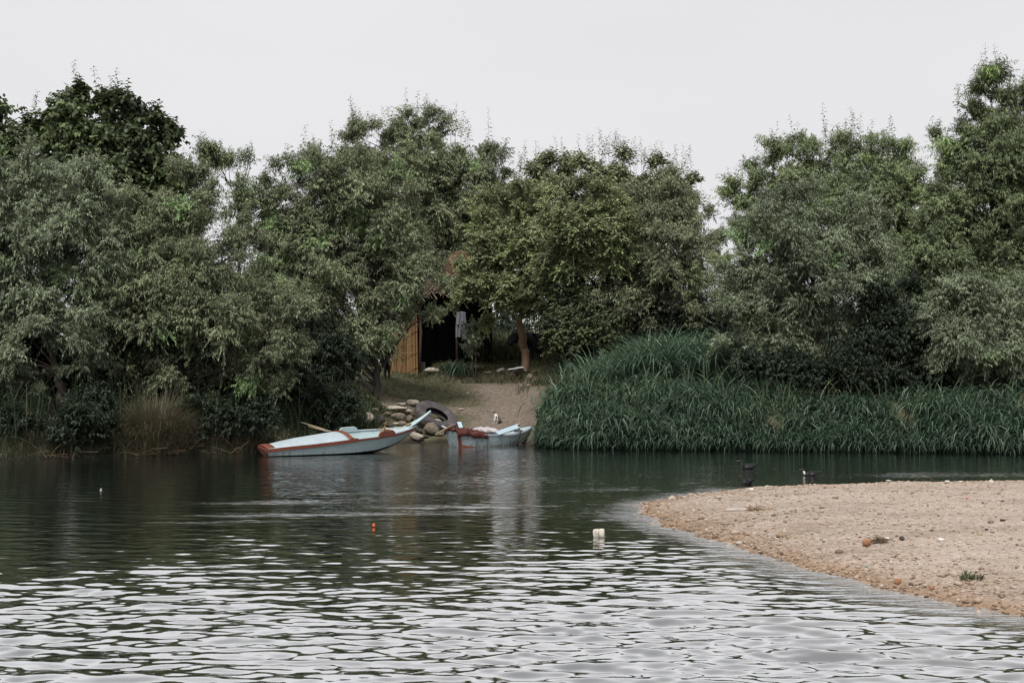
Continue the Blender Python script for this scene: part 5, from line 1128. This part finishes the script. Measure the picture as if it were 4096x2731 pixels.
def goat():
    g = G(1549, 1514); r = empty('goat', g); tag(r, 'black goat standing in the shade between the willow trunk and the reed screen', 'goat')
    N = [(0, .1, .62, .16, .19), (0, -.15, .66, .15, .19), (.0, -.34, .80, .09, .10), (.02, -.42, .95, .08, .085), (.05, -.55, .90, .05, .05), (.06, -.62, .86, .035, .035), (0, .42, .64, .17, .18), (0, .55, .62, .11, .12), (0, .64, .70, .03, .03)]
    E = chain(0, 6) + [(0, 6), (6, 7), (7, 8)]
    for par, x, y in [(1, -.09, -.18), (1, .09, -.16), (6, -.1, .42), (6, .1, .44)]:
        i = len(N); N += [(x, y, .42, .065), (x, y + .01, .22, .038), (x, y, .04, .034)]; E += [(par, i)] + chain(i, 3)
    skin('body', N, E, 'cow', r, (0, 0, 0))
    for s in (-1, 1):
        mb = MB(); c = Vector((.02 + .05 * s, -.42, 1.0)); mb.tube([c, c + Vector((.1 * s, 0, .0)), c + Vector((.15 * s, 0, -.05))], [.02, .03, .006], 6, .5); mb.build('ear', M['cow'], r, True)
    r.rotation_euler = (0, 0, R(8))
goat()
def duck(px, py, rz, label, k=1.0, white=False):
    Y = CAM_H * F / (py - 1458); r = empty('duck', (X_at(px, Y), Y, 0)); r.rotation_euler = (0, 0, rz); tag(r, label, 'duck', 'ducks swimming beyond the gravel bar')
    # facing -x
    N = [(.02, 0, .04, .11, .10), (-.10, 0, .045, .095, .085), (-.175, 0, .085, .062, .06), (-.20, 0, .125, .036, .036), (-.205, 0, .18, .03, .03), (-.225, 0, .222, .044, .04), (-.268, 0, .22, .03, .028), (.13, 0, .075, .085, .07), (.23, 0, .11, .05, .03), (.33, 0, .165, .035, .014)]
    E = chain(0, 7) + [(0, 7), (7, 8), (8, 9)]
    r.scale = (1.05, 1.05, .95)
    N = [tuple(q * k for q in n) for n in N]
    def col(c):
        x, y, z = c.x / k, c.y / k, c.z / k
        if white and x < -.175 and .0 < z < .17: return .9
        if not white and x < -.16 and .02 < z < .07: return .8
        if white and x < -.24 and z > .21: return .6
        if -.02 < x < .06 and abs(y) > .05 and .07 < z < .10: return .6
        if .15 < x < .17 and z > .13: return .8
        if abs(y) > .07 and x < .1: return .3
        return .12
    skin('body', N, E, 'duck', r, (0, 0, 0), col)
    mb = MB(); mb.tube([Vector((-.288, 0, .216)) * k, Vector((-.32, 0, .208)) * k, Vector((-.345, 0, .204)) * k], [.018 * k, .017 * k, .008 * k], 8, .6); mb.build('bill', M['beak'], r, True)
    for s in (-1, 1):
        link('eye', np_mesh('eye', IV1 * .007 * k, IF1), M['eye'], r, Vector((-.248, s * .033, .236)) * k)
        rows = []; mb = MB()
        for i in range(7):
            t = i / 6; x = -.09 + .30 * t; w_ = .055 * math.sin(min(1, t * 1.6 + .25) * PI / 2) * (1 - t ** 3) + .006; rows.append([Vector((x, s * (.088 - .05 * t), .075 + .05 * t - w_)) * k, Vector((x, s * (.104 - .055 * t), .085 + .05 * t)) * k, Vector((x, s * (.07 - .04 * t), .12 + .04 * t + w_ * .4)) * k])
        mb.grid(rows); o = mb.build('wing', M['duck'], r, True); q = o.modifiers.new('s', 'SOLIDIFY'); q.thickness = .008; set_tint(o, [.7 if i == 4 else .12 for i in range(len(o.data.polygons))])
duck(2991, 1874, R(-40), 'black duck with white wing patches swimming away, furthest from the gravel bar', 1.12)
duck(2985, 1936, R(-66), 'small black duck seen from behind, nearest to the gravel bar', 1.0)
duck(3240, 1902, R(4), 'dark duck with white breast and raised tail swimming left', .92, True)

# ------------------------------------------------------------------ litter on the water and the bar
def Wp(px, py): Y = CAM_H * F / (py - 1458); return Vector((X_at(px, Y), Y, 0))
def Bp(px, py):
    for Y in np.arange(12, 39, .02):
        p = P(px, py, Y)
        if p.z <= float(bar_z(p.x, Y)): return p
    return P(px, py, 34)
M['foam'] = surf('weathered_foam', [(.3, (.5, .45, .38)), (.7, (.68, .63, .55))], 8, .9, .4, 30, .006)
p = Wp(2396, 2146); k = mpp(p.y); mb = MB(); r = empty('foam_float', p)
mb.box((0, 0, .045), (42 * k, 34 * k, 44 * k)); me = mb.mesh('block', [M['foam']]); bm = bmesh.new(); bm.from_mesh(me); bmesh.ops.bevel(bm, geom=bm.edges[:], offset=.032, segments=3); bm.to_mesh(me); bm.free()
for f_ in me.polygons: f_.use_smooth = True
link('block', me, None, r); mb = MB(); hx, hy, hz = 22.6 * k, 17.6 * k, 22.8 * k
mb.tube([Vector((x + .006, y, z + .045)) for x, y, z in [(0, -hy, -hz), (.006, -hy, hz * .6), (0, -hy * .8, hz), (0, hy * .8, hz), (0, hy, hz * .6), (0, hy, -hz)]], .0045, 5); mb.build('cord', M['bark_dark'], r)
r.rotation_euler = (R(3), R(-4), R(-12)); tag(r, 'off white block of foam tied with cord floating in the middle of the river', 'float')
M['orange'] = surf('orange_plastic', [(.3, (.55, .1, .025)), (.7, (.66, .15, .04))], 6, .5, 0)
p = Wp(1496, 2106); k = mpp(p.y); r = empty('net_float', p); v = IV3 * np.array([6.5 * k, 6.5 * k, 7 * k]); link('ball', np_mesh('ball', v, IF3, smooth=True), M['orange'], r, (0, 0, .03)); mb = MB(); mb.tube([(0, 0, .06), (.004, 0, .085)], [.016, .012], 8); mb.build('knob', M['orange'], r)
tag(r, 'small bright orange float bobbing on the dark water', 'float')
M['paleplastic'] = surf('pale_plastic', [(.3, (.2, .22, .2)), (.7, (.3, .32, .3))], 6, .5, 0)
p = Wp(405, 1960); k = mpp(p.y); r = empty('plastic_bottle', p); mb = MB(); mb.tube([Vector((0, 0, -.08)), Vector((.01, 0, .02)), Vector((.014, 0, .045))], [.032, .033, .018], 10); mb.build('bottle', M['paleplastic'], r, True); mb = MB(); mb.tube([(.014, 0, .045), (.017, 0, .062)], .019, 8); mb.build('cap', M['paleplastic'], r)
tag(r, 'pale plastic bottle floating upright near the left bank', 'bottle')
M['pebble_orange'] = surf('orange_brown_stone', [(.3, (.24, .11, .058)), (.7, (.36, .18, .1))], 30, .85, .5, 60, .004)
M['pebble_white'] = surf('white_stone', [(.3, (.5, .48, .45)), (.7, (.66, .65, .63))], 20, .8, .3, 50, .004)
M['pebble_dark'] = surf('dark_pebble', [(.3, (.04, .036, .034)), (.7, (.1, .085, .075))], 20, .8, .3, 50, .004)
M['red'] = surf('red_plastic', [(.3, (.4, .02, .02)), (.7, (.5, .04, .03))], 5, .5, 0)
M['teal'] = surf('teal_plastic', [(.3, (.12, .3, .29)), (.7, (.2, .4, .38))], 5, .5, 0)
def bar_stone(px, py, wd, ht, label, mat, seed, ang=.5, name='stone', cat='stone', dy=.9):
    g = Bp(px, py + ht / 2); k = mpp(g.y); o = link(name, rock_mesh(name, (wd * k, wd * k * dy, ht * k), seed, mat, ang), None, None, (g.x, g.y, g.z + ht * k * .42)); return tag(o, label, cat)
bar_stone(3466, 2166, 38, 34, 'round orange brown stone standing out on the gravel bar', 'pebble_orange', 51, .25)
bar_stone(3607, 2150, 24, 18, 'dark brown stone right of the twig tangle on the gravel bar', 'pebble_dark', 52, .6)
bar_stone(3765, 2156, 28, 13, 'bright white flat stone alone on the open gravel', 'pebble_white', 53, .5)
bar_stone(3004, 1956, 28, 14, 'white stone on the far crest of the bar nearest the ducks', 'pebble_white', 54, .6)
bar_stone(3069, 1945, 26, 13, 'tan rounded stone on the far crest right of the white one', 'rock_pale', 55, .4)
bar_stone(3555, 1922, 24, 11, 'pale tan stone on the middle of the far crest', 'rock_pale', 56, .5)
bar_stone(3790, 1925, 20, 14, 'white pointed stone on the far crest towards the right', 'pebble_white', 57, .7)
bar_stone(2872, 1988, 26, 12, 'pale flat stone near the left tip of the bar', 'rock_pale', 58, .5)
bar_stone(3645, 2336, 20, 16, 'black pebble right at the near waterline of the bar', 'pebble_dark', 59, .5)
bar_stone(3593, 2322, 28, 24, 'reddish brown stone at the near waterline of the bar', 'pebble_orange', 60, .6)
bar_stone(3728, 2349, 26, 20, 'rust coloured stone at the near waterline right of the black pebble', 'pebble_orange', 61, .7)
bar_stone(4012, 2078, 26, 12, 'dark flat scrap of driftwood at the right of the gravel bar', 'pebble_dark', 62, .9, 'driftwood', 'driftwood')
bar_stone(3947, 2116, 16, 10, 'small black pebble on the open gravel below the driftwood', 'pebble_dark', 63, .6)
bar_stone(3868, 1992, 14, 8, 'tiny red scrap of plastic on the far side of the gravel', 'red', 64, .9, 'scrap', 'litter')
bar_stone(3467, 2263, 14, 10, 'tiny teal scrap of plastic above the near waterline', 'teal', 65, .9, 'scrap', 'litter')
bar_stone(3545, 2152, 30, 12, 'crumpled white plastic scrap caught on the twig tangle', 'pebble_white', 66, .9, 'scrap', 'litter')
def bar_bits():
    rg = np.random.default_rng(71)
    def twigs(px, py, sx, sy, n, label, name='twig_tangle', cat='twigs', h=.07, tone=(0, .4)):
        g = Bp(px, py); k = mpp(g.y); r = empty(name, g); segs = []
        for i in range(n):
            a = Vector((rg.normal(0, sx * k), rg.normal(0, sy), rg.uniform(.0, h))); d = Vector((rg.normal(0, 1), rg.normal(0, .6), rg.normal(0, .3))).normalized() * rg.uniform(.05, .16); segs.append([a - d, a + Vector((0, 0, .015)), a + d])
        o = strands(segs, 'deadstem', 'twigs', r, (.003, .006), 4, 5); a = o.data.attributes['tint']; a.data.foreach_set('value', rg.uniform(*tone, len(o.data.polygons)).astype(np.float32)); o['kind'] = 'stuff'
        tag(r, label, cat)
    twigs(3520, 2172, 18, .06, 46, 'dark tangle of dead twigs beside the round orange stone')
    twigs(3018, 2042, 16, .08, 40, 'yellowed tuft of dry grass near the tip of the gravel bar', 'dry_tuft', 'dry grass', .06, (.5, 1))
    g = [Bp(3660, 1926), Bp(3680, 1920), Bp(3715, 1921), Bp(3735, 1926)]; mb = MB(); mb.tube([q + Vector((0, 0, .03 + .05 * (i in (1, 2)))) for i, q in enumerate(g)], [.006, .009, .008, .005], 5)
    tag(mb.build('curved_twig', M['bark_tan'], None, True), 'thin curved twig arching on the far crest of the bar', 'twig')
    # clear plastic bag
    g = Bp(2950, 2042); v = IV3 * np.array([.26, .09, .035]); v += .014 * np.stack([np.sin(v[:, 1] * 60), np.sin(v[:, 0] * 25), np.sin(v[:, 0] * 30 + v[:, 1] * 50)], -1)
    m, n, out = newmat('thin_plastic'); a = n.nodes.new('ShaderNodeBsdfPrincipled'); a.inputs['Base Color'].default_value = (.62, .6, .55, 1); a.inputs['Roughness'].default_value = .35; t = n.nodes.new('ShaderNodeBsdfTransparent'); mx = n.nodes.new('ShaderNodeMixShader'); mx.inputs[0].default_value = .3
    n.links.new(t.outputs[0], mx.inputs[1]); n.links.new(a.outputs[0], mx.inputs[2]); n.links.new(mx.outputs[0], out.inputs[0])
    tag(link('plastic_bag', np_mesh('plastic_bag', v, IF3, smooth=True), m, None, g + Vector((0, 0, .03))), 'limp clear plastic bag lying near the tip of the gravel bar', 'plastic bag')
    # weed growing near the waterline
    g = Bp(3880, 2318); k = mpp(g.y); r = empty('weed_plant', g); n = 90
    b = np.stack([rg.normal(0, 24 * k, n), rg.normal(0, .05, n), np.zeros(n)], -1)
    V, Fq, t = blades(b, rg, rg.uniform(.05, .2, n), rg.uniform(.008, .02, n), rg.uniform(0, 2 * PI, n), rg.uniform(.1, .7, n), rg.uniform(.3, 1.4, n), 4); link('leaves', np_mesh('leaves', V, Fq, t), M['vine'], r)
    tag(r, 'small green weed growing among the pebbles at the right of the bar', 'weed')
    # sapling before the hut
    g = G(1905, 1530); r = empty('sapling', g); mb = MB()
    for a, c in [(P(1903, 1530, g.y), P(1900, 1375, g.y)), (P(1882, 1510, g.y), P(1893, 1370, g.y))]:
        mb.tube([a - g, (a + c) / 2 - g + Vector((.02, 0, 0)), c - g, c - g + Vector((-.05, 0, .5))], [.02, .017, .014, .006], 6)
    mb.build('stem', M['bark_tan'], r, True); n = 14
    S = np.array([np.array(P(1885 + rg.normal(0, 12), 1345 + rg.normal(0, 30), g.y + rg.normal(0, .25)) - g) for i in range(n)])
    V, Fq, t = crown(S, np.full(n, .3), .45 + rg.normal(0, .1, n), rg, nt=8, K=9, ll=.22, lw=.05); link('foliage', np_mesh('foliage', V, Fq, t), M['willow_pale'], r)
    tag(r, 'thin young sapling with two bare stems in front of the black hut interior', 'sapling')
    # broad blades on the terrace
    g = G(1830, 1500); r = empty('spiky_plant', g); n = 150
    b = np.stack([rg.normal(0, .35, n), rg.normal(0, .2, n), np.zeros(n) - .02], -1); V, Fq, t = blades(b, rg, rg.uniform(.5, 1.15, n), rg.uniform(.03, .06, n), rg.uniform(0, 2 * PI, n), rg.uniform(.1, .6, n), rg.uniform(.4, 1.6, n), 6); link('leaves', np_mesh('leaves', V, Fq, t), M['reed'], r)
    tag(r, 'clump of broad spiky leaves on the terrace in front of the hut', 'plant')
bar_bits()
